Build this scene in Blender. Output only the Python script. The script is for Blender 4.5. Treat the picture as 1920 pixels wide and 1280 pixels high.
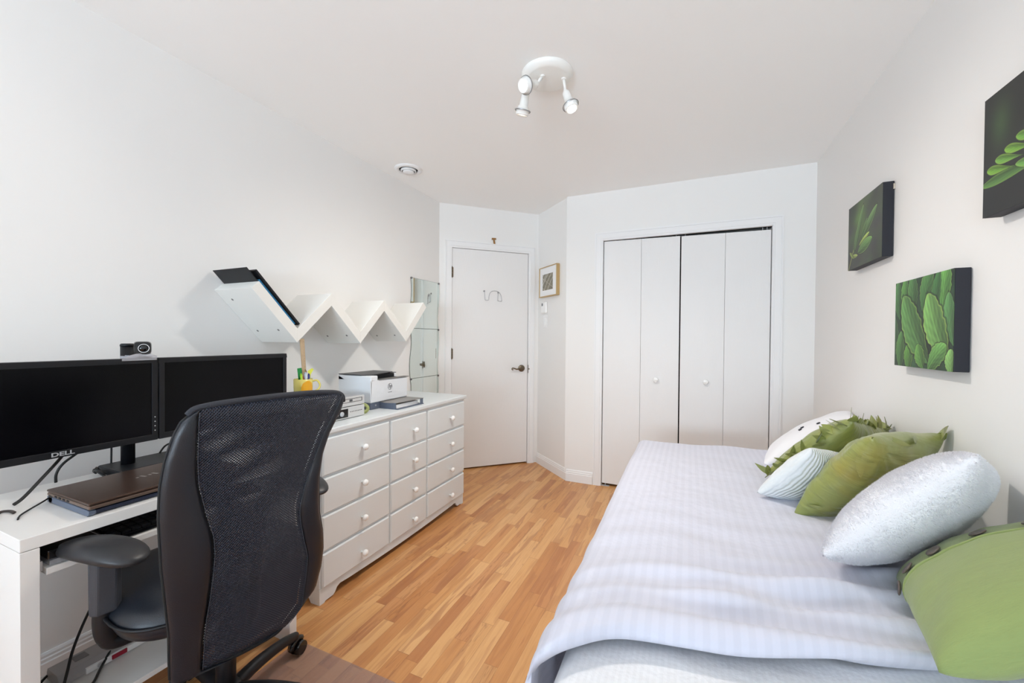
import bpy, bmesh, math, random
import numpy as np
from mathutils import Vector, Matrix, Euler, noise
random.seed(7)
PI = math.pi
for o in list(bpy.data.objects):
    bpy.data.objects.remove(o)
SC = bpy.context.scene
COL = SC.collection

# ---------------------------------------------------------------- camera
CAM_H = 1.22
cd = bpy.data.cameras.new('camera')
cam = bpy.data.objects.new('camera', cd)
COL.objects.link(cam)
cd.sensor_width = 36.0
cd.sensor_fit = 'HORIZONTAL'
cd.lens = 754.73 / 1920 * 36
cd.shift_y = 3.6 / 1920
cd.clip_start = 0.02
_yaw, _pit, _rol = 0.413921, -0.0119, 0.0076917
_F0 = Vector((-math.sin(_yaw), math.cos(_yaw), 0)); _R0 = Vector((math.cos(_yaw), math.sin(_yaw), 0)); _U0 = Vector((0, 0, 1))
_F = _F0 * math.cos(_pit) + _U0 * math.sin(_pit)
_U = _U0 * math.cos(_pit) - _F0 * math.sin(_pit)
_R = _R0 * math.cos(_rol) + _U * math.sin(_rol)
_U = _U * math.cos(_rol) - _R0 * math.sin(_rol)
_m = Matrix.Identity(4)
for i in range(3):
    _m[i][0] = _R[i]; _m[i][1] = _U[i]; _m[i][2] = -_F[i]
_m[2][3] = CAM_H
cam.matrix_world = _m
SC.camera = cam

# ---------------------------------------------------------------- world and light
W = bpy.data.worlds.new('world'); SC.world = W
W.use_nodes = True
wn = W.node_tree.nodes; wl = W.node_tree.links
for n_ in list(wn): wn.remove(n_)
wo = wn.new('ShaderNodeOutputWorld'); wb = wn.new('ShaderNodeBackground')
sky = wn.new('ShaderNodeTexSky')
try:
    sky.sky_type = 'NISHITA'; sky.sun_disc = False; sky.sun_elevation = math.radians(40); sky.sun_rotation = math.radians(30)
except Exception:
    pass
wl.new(sky.outputs[0], wb.inputs[0]); wb.inputs[1].default_value = 0.12
wl.new(wb.outputs[0], wo.inputs[0])

def area(name, loc, direction, sx, sy, power, color, spread=None):
    l = bpy.data.lights.new(name, 'AREA'); l.shape = 'RECTANGLE'; l.size = sx; l.size_y = sy
    l.energy = power; l.color = color
    if spread: l.spread = spread
    o = bpy.data.objects.new(name, l); COL.objects.link(o)
    o.location = loc
    o.rotation_euler = Vector(direction).to_track_quat('-Z', 'Y').to_euler()
    return o
DAY = (0.74, 0.86, 1.0)
# added daylight lamp outside the unseen back window, tilted up to brighten the ceiling
area('daylight_window', (-0.60, -3.55, 0.95), (0, 1, 0.9), 2.8, 1.8, 400, DAY)

SC.view_settings.view_transform = 'Standard'
SC.view_settings.look = 'None'
SC.view_settings.gamma = 1
SC.view_settings.use_curve_mapping = False
SC.view_settings.exposure = -0.09
SC.cycles.use_denoising = True
SC.cycles.max_bounces = 14
SC.cycles.diffuse_bounces = 9
SC.cycles.glossy_bounces = 5
SC.cycles.transparent_max_bounces = 24
SC.cycles.sample_clamp_indirect = 6.0

# ---------------------------------------------------------------- materials
MATS = {}
def srgb(c):
    return tuple(((v / 255) / 12.92 if v / 255 <= 0.04045 else ((v / 255 + 0.055) / 1.055) ** 2.4) for v in c) + (1.0,)
def mat(name, rgb, rough=0.5, metal=0.0, coat=0.0, bump=0.0, bscale=200.0, var=0.0, vscale=6.0, spec=0.5, sheen=0.0,
        emis=None, estr=0.0, stretch=(1, 1, 1), trans=0.0, alpha=1.0):
    if name in MATS: return MATS[name]
    m = bpy.data.materials.new(name); m.use_nodes = True; MATS[name] = m
    nt = m.node_tree; b = nt.nodes['Principled BSDF']
    c = srgb(rgb)
    b.inputs['Base Color'].default_value = c
    b.inputs['Roughness'].default_value = rough
    b.inputs['Metallic'].default_value = metal
    b.inputs['Coat Weight'].default_value = coat
    b.inputs['Specular IOR Level'].default_value = spec
    b.inputs['Sheen Weight'].default_value = sheen
    b.inputs['Transmission Weight'].default_value = trans
    b.inputs['Alpha'].default_value = alpha
    tc = nt.nodes.new('ShaderNodeTexCoord'); mp = nt.nodes.new('ShaderNodeMapping')
    nt.links.new(tc.outputs['Object'], mp.inputs[0]); mp.inputs['Scale'].default_value = stretch
    if bump > 0:
        n = nt.nodes.new('ShaderNodeTexNoise'); n.inputs['Scale'].default_value = bscale; n.inputs['Detail'].default_value = 4
        bp = nt.nodes.new('ShaderNodeBump'); bp.inputs['Strength'].default_value = bump; bp.inputs['Distance'].default_value = 0.003
        nt.links.new(mp.outputs[0], n.inputs['Vector']); nt.links.new(n.outputs[0], bp.inputs['Height']); nt.links.new(bp.outputs[0], b.inputs['Normal'])
    if var > 0:
        n = nt.nodes.new('ShaderNodeTexNoise'); n.inputs['Scale'].default_value = vscale; n.inputs['Detail'].default_value = 5
        r = nt.nodes.new('ShaderNodeMix'); r.data_type = 'RGBA'
        r.inputs['A'].default_value = tuple(v * (1 - var) for v in c[:3]) + (1,)
        r.inputs['B'].default_value = tuple(min(1, v * (1 + var)) for v in c[:3]) + (1,)
        nt.links.new(mp.outputs[0], n.inputs['Vector']); nt.links.new(n.outputs[0], r.inputs['Factor']); nt.links.new(r.outputs['Result'], b.inputs['Base Color'])
    if emis:
        b.inputs['Emission Color'].default_value = srgb(emis); b.inputs['Emission Strength'].default_value = estr
    return m

WALL = mat('wall_paint', (237, 236, 234), 0.62, bump=0.05, bscale=90, spec=0.25)
CEIL = mat('ceiling_paint', (249, 249, 248), 0.8, bump=0.05, bscale=60, spec=0.1)
TRIM = mat('trim_paint', (238, 238, 238), 0.38, spec=0.4)
DOORW = mat('door_paint', (233, 232, 231), 0.42, bump=0.25, bscale=40, stretch=(6, 6, 0.5), spec=0.4)
DRESS = mat('dresser_paint', (220, 225, 227), 0.33, bump=0.12, bscale=30, stretch=(1, 0.3, 4), spec=0.5)
KNOBW = mat('knob_enamel', (244, 244, 242), 0.18, coat=0.4)
SHELFW = mat('shelf_laminate', (232, 231, 226), 0.4)
DESKW = mat('desk_laminate', (233, 230, 226), 0.35, spec=0.5)
BLKP = mat('black_plastic', (19, 20, 24), 0.42, spec=0.35)
BLKG = mat('black_gloss', (8, 8, 11), 0.16, spec=0.6)
BLKM = mat('black_matte', (16, 16, 18), 0.75)
CHARC = mat('charcoal_plastic', (56, 58, 64), 0.5, bump=0.1, bscale=300)
LEATH = mat('black_leather', (21, 25, 33), 0.36, bump=0.18, bscale=420, spec=0.55)
ARMP = mat('worn_arm_rubber', (38, 38, 41), 0.42, bump=0.1, bscale=60, var=0.25, vscale=30)
CABLE = mat('cable_rubber', (14, 14, 16), 0.45)
BRONZE = mat('aged_bronze', (120, 108, 92), 0.35, metal=0.9)
STEEL = mat('brushed_steel', (170, 170, 172), 0.3, metal=1.0)
SILV = mat('silver_plastic', (190, 192, 195), 0.4, metal=0.3)
LIGHTGRAY = mat('light_grey_plastic', (206, 206, 206), 0.45)
PRW = mat('printer_white', (226, 229, 233), 0.42)
PRD = mat('printer_slate', (92, 100, 116), 0.45)
PRL = mat('printer_dark_lid', (62, 62, 66), 0.4)
PAPER = mat('white_paper', (238, 238, 238), 0.8)
BRASSW = mat('pale_gold_frame', (196, 168, 120), 0.4, metal=0.5)
SHADEFILL = mat('shade_fill', (18, 16, 15), 0.9)  # near-black fill: shade of gaps and recesses put into the colour

def nodes_mat(name):
    m = bpy.data.materials.new(name); m.use_nodes = True; MATS[name] = m
    nt = m.node_tree
    return m, nt, nt.nodes['Principled BSDF']
def math_(nt, op, a, b=None, c=None):
    n = nt.nodes.new('ShaderNodeMath'); n.operation = op
    for i, v in enumerate((a, b, c)):
        if v is None: continue
        if hasattr(v, 'is_output'): nt.links.new(v, n.inputs[i])
        else: n.inputs[i].default_value = v
    return n.outputs[0]
def comb(nt, x, y, z):
    n = nt.nodes.new('ShaderNodeCombineXYZ')
    for i, v in enumerate((x, y, z)):
        if hasattr(v, 'is_output'): nt.links.new(v, n.inputs[i])
        else: n.inputs[i].default_value = v
    return n.outputs[0]
def ramp(nt, fac, stops):
    n = nt.nodes.new('ShaderNodeValToRGB'); nt.links.new(fac, n.inputs[0])
    e = n.color_ramp.elements
    e[0].position = stops[0][0]; e[0].color = srgb(stops[0][1])
    e[1].position = stops[-1][0]; e[1].color = srgb(stops[-1][1])
    for p_, c_ in stops[1:-1]:
        q = e.new(p_); q.color = srgb(c_)
    return n.outputs[0]
def mixc(nt, f, a, b, mode='MIX'):
    n = nt.nodes.new('ShaderNodeMix'); n.data_type = 'RGBA'; n.blend_type = mode
    for nm, v in (('Factor', f), ('A', a), ('B', b)):
        s = n.inputs[nm] if nm == 'Factor' else [i for i in n.inputs if i.name == nm and i.type == 'RGBA'][0]
        if hasattr(v, 'is_output'): nt.links.new(v, s)
        else: s.default_value = v
    return [o for o in n.outputs if o.type == 'RGBA'][0]

def floor_material():
    m, nt, b = nodes_mat('hardwood_floor')
    tc = nt.nodes.new('ShaderNodeTexCoord'); sx = nt.nodes.new('ShaderNodeSeparateXYZ')
    nt.links.new(tc.outputs['Object'], sx.inputs[0])
    X, Y = sx.outputs[0], sx.outputs[1]
    Wd, Ln = 0.0562, 0.62
    xr = math_(nt, 'DIVIDE', math_(nt, 'ADD', X, 0.0163), Wd)
    row = math_(nt, 'FLOOR', xr); fx = math_(nt, 'FRACT', xr)
    wnz = nt.nodes.new('ShaderNodeTexWhiteNoise'); wnz.noise_dimensions = '1D'; nt.links.new(row, wnz.inputs['W'])
    rr = wnz.outputs['Value']
    ln = math_(nt, 'ADD', math_(nt, 'MULTIPLY', rr, 0.35), 0.42)
    yr = math_(nt, 'DIVIDE', math_(nt, 'ADD', Y, math_(nt, 'MULTIPLY', rr, 7.3)), ln)
    idx = math_(nt, 'FLOOR', yr); fy = math_(nt, 'FRACT', yr)
    w2 = nt.nodes.new('ShaderNodeTexWhiteNoise'); w2.noise_dimensions = '2D'
    nt.links.new(comb(nt, row, idx, 0), w2.inputs['Vector'])
    rv = w2.outputs['Value']
    seprc = nt.nodes.new('ShaderNodeSeparateColor'); nt.links.new(w2.outputs['Color'], seprc.inputs[0])
    r2, r3 = seprc.outputs[1], seprc.outputs[2]
    base = ramp(nt, rv, [(0, (190, 130, 78)), (0.25, (204, 148, 92)), (0.5, (212, 160, 104)), (0.80, (217, 168, 114)), (0.93, (196, 138, 88)), (1.0, (176, 116, 70))])
    # grain, offset per board
    off = math_(nt, 'MULTIPLY', rv, 37.0)
    gv = comb(nt, math_(nt, 'ADD', math_(nt, 'MULTIPLY', X, 60.0), off), math_(nt, 'ADD', math_(nt, 'MULTIPLY', Y, 3.2), off), math_(nt, 'MULTIPLY', r2, 20.0))
    gn = nt.nodes.new('ShaderNodeTexNoise'); gn.inputs['Scale'].default_value = 1.0; gn.inputs['Detail'].default_value = 6; gn.inputs['Roughness'].default_value = 0.6
    nt.links.new(gv, gn.inputs['Vector'])
    gcol = ramp(nt, gn.outputs[0], [(0.3, (232, 222, 212)), (0.55, (255, 255, 255)), (0.8, (238, 228, 220))])
    c1 = mixc(nt, 0.8, base, gcol, 'MULTIPLY')
    # broad heartwood streaks, wobbling along the board
    hv = comb(nt, math_(nt, 'ADD', math_(nt, 'MULTIPLY', X, 20.0), math_(nt, 'MULTIPLY', r3, 50.0)), math_(nt, 'ADD', math_(nt, 'MULTIPLY', Y, 2.4), math_(nt, 'MULTIPLY', r2, 50.0)), rv)
    hn = nt.nodes.new('ShaderNodeTexNoise'); hn.inputs['Scale'].default_value = 1.0; hn.inputs['Detail'].default_value = 2.2; hn.inputs['Distortion'].default_value = 0.5
    nt.links.new(hv, hn.inputs['Vector'])
    hf = ramp(nt, hn.outputs[0], [(0.525, (0, 0, 0)), (0.55, (200, 200, 200)), (0.72, (255, 255, 255))])
    hsep = nt.nodes.new('ShaderNodeSeparateColor'); nt.links.new(hf, hsep.inputs[0])
    hfac = math_(nt, 'MULTIPLY', hsep.outputs[0], math_(nt, 'ADD', math_(nt, 'MULTIPLY', r2, 0.5), 0.28))
    c2 = mixc(nt, hfac, c1, srgb((158, 100, 62)))
    # fine dark mineral lines
    lv = comb(nt, math_(nt, 'ADD', math_(nt, 'MULTIPLY', X, 34.0), off), math_(nt, 'MULTIPLY', Y, 2.6), r3)
    lnz = nt.nodes.new('ShaderNodeTexNoise'); lnz.inputs['Scale'].default_value = 1.0; lnz.inputs['Detail'].default_value = 3; nt.links.new(lv, lnz.inputs['Vector'])
    lf = math_(nt, 'SUBTRACT', 1.0, math_(nt, 'MULTIPLY', math_(nt, 'ABSOLUTE', math_(nt, 'SUBTRACT', lnz.outputs[0], 0.5)), 60.0))
    lf = math_(nt, 'MULTIPLY', math_(nt, 'MAXIMUM', lf, 0.0), math_(nt, 'MULTIPLY', math_(nt, 'GREATER_THAN', r3, 0.6), 0.4))
    c3 = mixc(nt, lf, c2, srgb((120, 70, 40)))
    # seams
    e1 = math_(nt, 'LESS_THAN', math_(nt, 'MINIMUM', fx, math_(nt, 'SUBTRACT', 1.0, fx)), 0.012)
    e2 = math_(nt, 'LESS_THAN', math_(nt, 'MINIMUM', fy, math_(nt, 'SUBTRACT', 1.0, fy)), 0.0016)
    seam = math_(nt, 'MAXIMUM', e1, e2)
    c4 = mixc(nt, math_(nt, 'MULTIPLY', seam, 0.5), c3, srgb((120, 76, 44)))
    nt.links.new(c4, b.inputs['Base Color'])
    b.inputs['Roughness'].default_value = 0.34
    b.inputs['Specular IOR Level'].default_value = 0.45
    bp = nt.nodes.new('ShaderNodeBump'); bp.inputs['Strength'].default_value = 0.15; bp.inputs['Distance'].default_value = 0.001
    nt.links.new(math_(nt, 'SUBTRACT', 1.0, seam), bp.inputs['Height']); nt.links.new(bp.outputs[0], b.inputs['Normal'])
    return m
FLOORM = floor_material()

def sheer_mat(name, rgb, tint, fac, rough=0.35):
    m, nt, b = nodes_mat(name)
    b.inputs['Base Color'].default_value = srgb(rgb); b.inputs['Roughness'].default_value = rough
    t = nt.nodes.new('ShaderNodeBsdfTransparent'); t.inputs[0].default_value = srgb(tint)
    mx = nt.nodes.new('ShaderNodeMixShader'); mx.inputs[0].default_value = fac
    out = nt.nodes['Material Output']
    nt.links.new(t.outputs[0], mx.inputs[1]); nt.links.new(b.outputs[0], mx.inputs[2]); nt.links.new(mx.outputs[0], out.inputs[0])
    return m
MATV = sheer_mat('clear_vinyl_mat', (192, 176, 166), (244, 238, 238), 0.22, 0.40)
CLEARP = sheer_mat('clear_plastic', (225, 225, 230), (235, 235, 238), 0.35, 0.1)
PANE = sheer_mat('window_glass', (220, 230, 230), (250, 252, 252), 0.06, 0.02)
MIRR = mat('mirror_silver', (232, 240, 235), 0.015, metal=1.0)
MIRE = mat('mirror_edge_glass', (96, 112, 104), 0.2)

def stripe_mat(name, rgb, period=0.028, axis='X', strength=0.05, bumpn=0.25, dark=0.98):
    m, nt, b = nodes_mat(name)
    tc = nt.nodes.new('ShaderNodeTexCoord'); sx = nt.nodes.new('ShaderNodeSeparateXYZ')
    nt.links.new(tc.outputs['UV'], sx.inputs[0])
    v = sx.outputs[0 if axis == 'X' else 1]
    s = math_(nt, 'SINE', math_(nt, 'MULTIPLY', v, 2 * PI / period))
    f = math_(nt, 'MULTIPLY', math_(nt, 'ADD', math_(nt, 'MINIMUM', math_(nt, 'MAXIMUM', math_(nt, 'MULTIPLY', s, 3.0), -1.0), 1.0), 1.0), 0.5)
    c = srgb(rgb)
    col = mixc(nt, f, c, tuple(x * dark ** 2.2 for x in c[:3]) + (1,))
    nt.links.new(col, b.inputs['Base Color'])
    nt.links.new(math_(nt, 'ADD', math_(nt, 'MULTIPLY', f, 0.15), 0.55), b.inputs['Roughness'])
    b.inputs['Sheen Weight'].default_value = 0.15
    n = nt.nodes.new('ShaderNodeTexNoise'); n.inputs['Scale'].default_value = 14; n.inputs['Detail'].default_value = 7
    nt.links.new(tc.outputs['Object'], n.inputs['Vector'])
    bp = nt.nodes.new('ShaderNodeBump'); bp.inputs['Strength'].default_value = bumpn; bp.inputs['Distance'].default_value = 0.02
    nt.links.new(n.outputs[0], bp.inputs['Height']); nt.links.new(bp.outputs[0], b.inputs['Normal'])
    return m
DUVETM = stripe_mat('striped_white_cotton', (202, 203, 216))
SEERS = stripe_mat('seersucker_sheet', (222, 223, 226), period=0.012, strength=0.02, bumpn=0.35, dark=0.985)

def net_mat():
    m, nt, b = nodes_mat('black_weave_net')
    b.inputs['Base Color'].default_value = srgb((34, 38, 54)); b.inputs['Roughness'].default_value = 0.5
    tc = nt.nodes.new('ShaderNodeTexCoord'); sx = nt.nodes.new('ShaderNodeSeparateXYZ')
    nt.links.new(tc.outputs['UV'], sx.inputs[0])
    U_, V_ = sx.outputs[0], sx.outputs[1]
    P_ = 0.0050
    a = math_(nt, 'ADD', U_, V_); c = math_(nt, 'SUBTRACT', U_, V_)
    k = 2 * PI / P_ / 1.41
    s1 = math_(nt, 'SINE', math_(nt, 'MULTIPLY', a, k)); s2 = math_(nt, 'SINE', math_(nt, 'MULTIPLY', c, k))
    hole = math_(nt, 'GREATER_THAN', math_(nt, 'MULTIPLY', math_(nt, 'MAXIMUM', s1, 0.0), math_(nt, 'MAXIMUM', s2, 0.0)), 0.22)
    t = nt.nodes.new('ShaderNodeBsdfTransparent')
    mx = nt.nodes.new('ShaderNodeMixShader')
    nt.links.new(hole, mx.inputs[0]); nt.links.new(b.outputs[0], mx.inputs[1]); nt.links.new(t.outputs[0], mx.inputs[2])
    nt.links.new(mx.outputs[0], nt.nodes['Material Output'].inputs[0])
    bp = nt.nodes.new('ShaderNodeBump'); bp.inputs['Strength'].default_value = 0.8; bp.inputs['Distance'].default_value = 0.002
    nt.links.new(math_(nt, 'ADD', s1, s2), bp.inputs['Height']); nt.links.new(bp.outputs[0], b.inputs['Normal'])
    return m
NET = net_mat()

def wave_fabric(name, rgb, rgb2, scale, bump, rough=0.6, sheen=0.3, dist=4.0, bdist=0.006):
    m, nt, b = nodes_mat(name)
    tc = nt.nodes.new('ShaderNodeTexCoord')
    w = nt.nodes.new('ShaderNodeTexWave'); w.wave_type = 'RINGS'; w.inputs['Scale'].default_value = scale; w.inputs['Distortion'].default_value = dist
    w.inputs['Detail'].default_value = 2
    nt.links.new(tc.outputs['Object'], w.inputs['Vector'])
    nt.links.new(mixc(nt, w.outputs['Fac'], srgb(rgb), srgb(rgb2)), b.inputs['Base Color'])
    b.inputs['Roughness'].default_value = rough; b.inputs['Sheen Weight'].default_value = sheen
    bp = nt.nodes.new('ShaderNodeBump'); bp.inputs['Strength'].default_value = bump; bp.inputs['Distance'].default_value = bdist
    nt.links.new(w.outputs['Fac'], bp.inputs['Height']); nt.links.new(bp.outputs[0], b.inputs['Normal'])
    return m
RIBBED = wave_fabric('ribbed_ivory_fabric', (226, 229, 230), (216, 221, 222), 34.0, 0.55, dist=2.0)
def silk_mat():
    m, nt, b = nodes_mat('olive_silk')
    tc = nt.nodes.new('ShaderNodeTexCoord')
    n1 = nt.nodes.new('ShaderNodeTexNoise'); n1.inputs['Scale'].default_value = 7; n1.inputs['Detail'].default_value = 2; nt.links.new(tc.outputs['Object'], n1.inputs['Vector'])
    c = ramp(nt, n1.outputs[0], [(0.35, (132, 142, 74)), (0.55, (140, 146, 78)), (0.75, (152, 142, 64))])
    nt.links.new(c, b.inputs['Base Color']); b.inputs['Roughness'].default_value = 0.34; b.inputs['Specular IOR Level'].default_value = 0.75
    b.inputs['Sheen Weight'].default_value = 0.25; b.inputs['Sheen Roughness'].default_value = 0.3
    mp = nt.nodes.new('ShaderNodeMapping'); mp.inputs['Scale'].default_value = (5, 26, 8); mp.inputs['Rotation'].default_value = (0, 0, 0.5); nt.links.new(tc.outputs['Object'], mp.inputs[0])
    n2 = nt.nodes.new('ShaderNodeTexNoise'); n2.inputs['Scale'].default_value = 1; n2.inputs['Detail'].default_value = 3; n2.inputs['Distortion'].default_value = 0.6; nt.links.new(mp.outputs[0], n2.inputs['Vector'])
    bp = nt.nodes.new('ShaderNodeBump'); bp.inputs['Strength'].default_value = 0.55; bp.inputs['Distance'].default_value = 0.025
    nt.links.new(n2.outputs[0], bp.inputs['Height']); nt.links.new(bp.outputs[0], b.inputs['Normal'])
    return m
SILK = silk_mat()
LINEN = mat('olive_jersey', (136, 151, 90), 0.8, bump=0.3, bscale=70, sheen=0.2, var=0.10, vscale=14, stretch=(1, 8, 1))
FLUFF = mat('white_chenille', (236, 235, 238), 0.8, spec=0.2, bump=0.9, bscale=330, sheen=0.1)
WHITEC = mat('white_cotton', (238, 238, 242), 0.7, bump=0.2, bscale=20)
BUTTON = mat('brown_shell_button', (96, 84, 76), 0.35, var=0.3, vscale=120)
BBUTTON = mat('black_button', (40, 42, 50), 0.35)

def attr_mat(name, rough=0.5):
    m, nt, b = nodes_mat(name)
    a = nt.nodes.new('ShaderNodeVertexColor'); a.layer_name = 'paint'
    nt.links.new(a.outputs[0], b.inputs['Base Color']); b.inputs['Roughness'].default_value = rough
    return m
PAINTED = attr_mat('acrylic_painting', 0.5)
PRINTED = attr_mat('printed_photo', 0.25)

# ---------------------------------------------------------------- mesh builder
class MB:
    def __init__(s): s.v = []; s.f = []; s.sm = []; s.uv = {}; s.mi = []; s.cur = 0; s.M = Matrix.Identity(4)
    def add(s, vs, fs, smooth=False):
        b = len(s.v)
        s.v += [tuple(s.M @ Vector(q)) for q in vs]
        for f in fs: s.f.append(tuple(b + i for i in f)); s.sm.append(smooth); s.mi.append(s.cur)
        return b
    def box(s, x0, x1, y0, y1, z0, z1):
        s.add([(x0, y0, z0), (x1, y0, z0), (x1, y1, z0), (x0, y1, z0), (x0, y0, z1), (x1, y0, z1), (x1, y1, z1), (x0, y1, z1)],
              [(0, 3, 2, 1), (4, 5, 6, 7), (0, 1, 5, 4), (1, 2, 6, 5), (2, 3, 7, 6), (3, 0, 4, 7)]); return s
    def prism(s, poly, fn, a, b, smooth=False):
        # poly: 2d outline, fn(p, t) -> 3d ; closed solid between t=a and t=b
        n = len(poly)
        vs = [fn(p, a) for p in poly] + [fn(p, b) for p in poly]
        fs = [(i, (i + 1) % n, n + (i + 1) % n, n + i) for i in range(n)]
        s.add(vs, fs, smooth)
        s.add(vs, [tuple(range(n - 1, -1, -1)), tuple(range(n, 2 * n))]); return s
    def cyl(s, p0, p1, r0, r1=None, n=20, smooth=True, caps=True):
        r1 = r0 if r1 is None else r1
        p0 = Vector(p0); p1 = Vector(p1); d = (p1 - p0).normalized()
        a = d.orthogonal().normalized(); b = d.cross(a)
        vs = []
        for p, r in ((p0, r0), (p1, r1)):
            for i in range(n):
                t = 2 * PI * i / n; vs.append(p + (a * math.cos(t) + b * math.sin(t)) * r)
        s.add(vs, [(i, (i + 1) % n, n + (i + 1) % n, n + i) for i in range(n)], smooth)
        if caps: s.add(vs, [tuple(range(n - 1, -1, -1)), tuple(range(n, 2 * n))])
        return s
    def lathe(s, prof, c, ax=(0, 0, 1), n=32, sx=1.0, caps=True):
        # prof: list of (r, h)
        d = Vector(ax).normalized(); a = d.orthogonal().normalized(); b = d.cross(a); c = Vector(c)
        vs = []
        for r, h in prof:
            for i in range(n):
                t = 2 * PI * i / n; vs.append(c + d * h + (a * math.cos(t) * sx + b * math.sin(t)) * r)
        fs = []
        for k in range(len(prof) - 1):
            for i in range(n):
                fs.append((k * n + i, k * n + (i + 1) % n, (k + 1) * n + (i + 1) % n, (k + 1) * n + i))
        s.add(vs, fs, True)
        if caps:
            L = len(prof) - 1
            if prof[0][0] > 1e-5: s.add(vs[:n], [tuple(range(n - 1, -1, -1))])
            if prof[L][0] > 1e-5: s.add(vs[L * n:], [tuple(range(n))])
        return s
    def tube(s, pts, r, n=8, flat=1.0, rr=None, sub=6):
        P_ = [Vector(p) for p in pts]
        if sub > 1 and len(P_) > 2:
            Q = []
            for i in range(len(P_) - 1):
                a = P_[max(i - 1, 0)]; b = P_[i]; c = P_[i + 1]; d = P_[min(i + 2, len(P_) - 1)]
                for k in range(sub):
                    t = k / sub
                    Q.append(0.5 * ((2 * b) + (c - a) * t + (2 * a - 5 * b + 4 * c - d) * t * t + (3 * b - a - 3 * c + d) * t ** 3))
            Q.append(P_[-1]); 
            if rr:
                R2 = []
                for i in range(len(P_) - 1):
                    for k in range(sub): R2.append(rr[i] + (rr[i + 1] - rr[i]) * k / sub)
                R2.append(rr[-1]); rr = R2
            P_ = Q
        vs = []; up = None
        for i, p in enumerate(P_):
            t = (P_[min(i + 1, len(P_) - 1)] - P_[max(i - 1, 0)]).normalized()
            if up is None: up = t.orthogonal().normalized()
            up = (up - t * up.dot(t)).normalized(); sd = t.cross(up)
            ri = rr[i] if rr else r
            for k in range(n):
                a = 2 * PI * k / n; vs.append(p + up * math.cos(a) * ri * flat + sd * math.sin(a) * ri)
        m = len(P_)
        s.add(vs, [(i * n + k, i * n + (k + 1) % n, (i + 1) * n + (k + 1) % n, (i + 1) * n + k) for i in range(m - 1) for k in range(n)], True)
        s.add(vs, [tuple(range(n - 1, -1, -1)), tuple((m - 1) * n + k for k in range(n))])
        return s
    def grid(s, nu, nv, fn, smooth=True, uvfn=None, close_u=False):
        vs = [fn(i / (nu - 1), j / (nv - 1)) for j in range(nv) for i in range(nu)]
        fs = [(j * nu + i, j * nu + i + 1, (j + 1) * nu + i + 1, (j + 1) * nu + i) for j in range(nv - 1) for i in range(nu - 1)]
        b = s.add(vs, fs, smooth)
        if uvfn:
            for j in range(nv):
                for i in range(nu): s.uv[b + j * nu + i] = uvfn(i / (nu - 1), j / (nv - 1))
        return s
    def build(s, name, mats, parent=None, bevel=0.0, local=False, seg=2, sub=0):
        me = bpy.data.meshes.new(name)
        off = Vector((0, 0, 0))
        if parent is not None and not local:
            p_ = parent
            while p_ is not None: off = off + p_.location; p_ = p_.parent
        me.from_pydata([tuple(Vector(q) - off) for q in s.v], [], s.f)
        me.polygons.foreach_set('use_smooth', s.sm)
        if not isinstance(mats, (list, tuple)): mats = [mats]
        for m in mats: me.materials.append(m)
        me.polygons.foreach_set('material_index', s.mi)
        if s.uv:
            ul = me.uv_layers.new(name='UVMap')
            for lp in me.loops: ul.data[lp.index].uv = s.uv.get(lp.vertex_index, (0, 0))
        me.update()
        bm = bmesh.new(); bm.from_mesh(me)
        bmesh.ops.remove_doubles(bm, verts=bm.verts, dist=1e-6)
        bmesh.ops.recalc_face_normals(bm, faces=bm.faces)
        bm.to_mesh(me); bm.free()
        o = bpy.data.objects.new(name, me); COL.objects.link(o)
        if parent is not None: o.parent = parent
        if bevel > 0:
            md = o.modifiers.new('bevel', 'BEVEL'); md.width = bevel; md.segments = seg; md.limit_method = 'ANGLE'; md.angle_limit = math.radians(40)
            md.harden_normals = False
        if sub:
            md = o.modifiers.new('sub', 'SUBSURF'); md.levels = sub; md.render_levels = sub
        return o
def tag(o, label, cat, group=None, kind=None):
    if label: o['label'] = label
    if cat: o['category'] = cat
    if group: o['group'] = group
    if kind: o['kind'] = kind
    return o
def T(name, label, cat, loc, group=None, rot=None):
    o = bpy.data.objects.new(name, None); COL.objects.link(o); o.location = loc; o.empty_display_size = 0.05
    if rot: o.rotation_euler = rot
    return tag(o, label, cat, group)
def struct(o): o['kind'] = 'structure'; return o
def lab(o, s): o['label'] = s; return o
def B(x0, x1, y0, y1, z0, z1): return MB().box(x0, x1, y0, y1, z0, z1)
def dup(src, loc=None, parent=None):
    c = src.copy(); COL.objects.link(c)
    if parent is not None: c.parent = parent
    if loc is not None: c.location = loc
    for ch in src.children: dup(ch, None, c)
    return c
def text(name, s, size, loc, rot, m, parent, depth=0.0006, shear=0.0, xs=1.0, bold=0.0):
    cu = bpy.data.curves.new(name, 'FONT'); cu.body = s; cu.size = size; cu.extrude = depth; cu.align_x = 'CENTER'; cu.align_y = 'CENTER'
    cu.shear = shear; cu.offset = bold
    o = bpy.data.objects.new(name, cu); COL.objects.link(o); cu.materials.append(m)
    off = Vector((0, 0, 0)); p_ = parent
    while p_ is not None: off = off + p_.location; p_ = p_.parent
    bpy.context.view_layer.update()
    me = bpy.data.meshes.new_from_object(o.evaluated_get(bpy.context.evaluated_depsgraph_get()))
    bpy.data.objects.remove(o)
    o = bpy.data.objects.new(name, me); COL.objects.link(o)
    if not me.materials: me.materials.append(m)
    o.parent = parent; o.location = Vector(loc) - off; o.rotation_euler = rot; o.scale = (xs, 1, 1)
    return o

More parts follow.
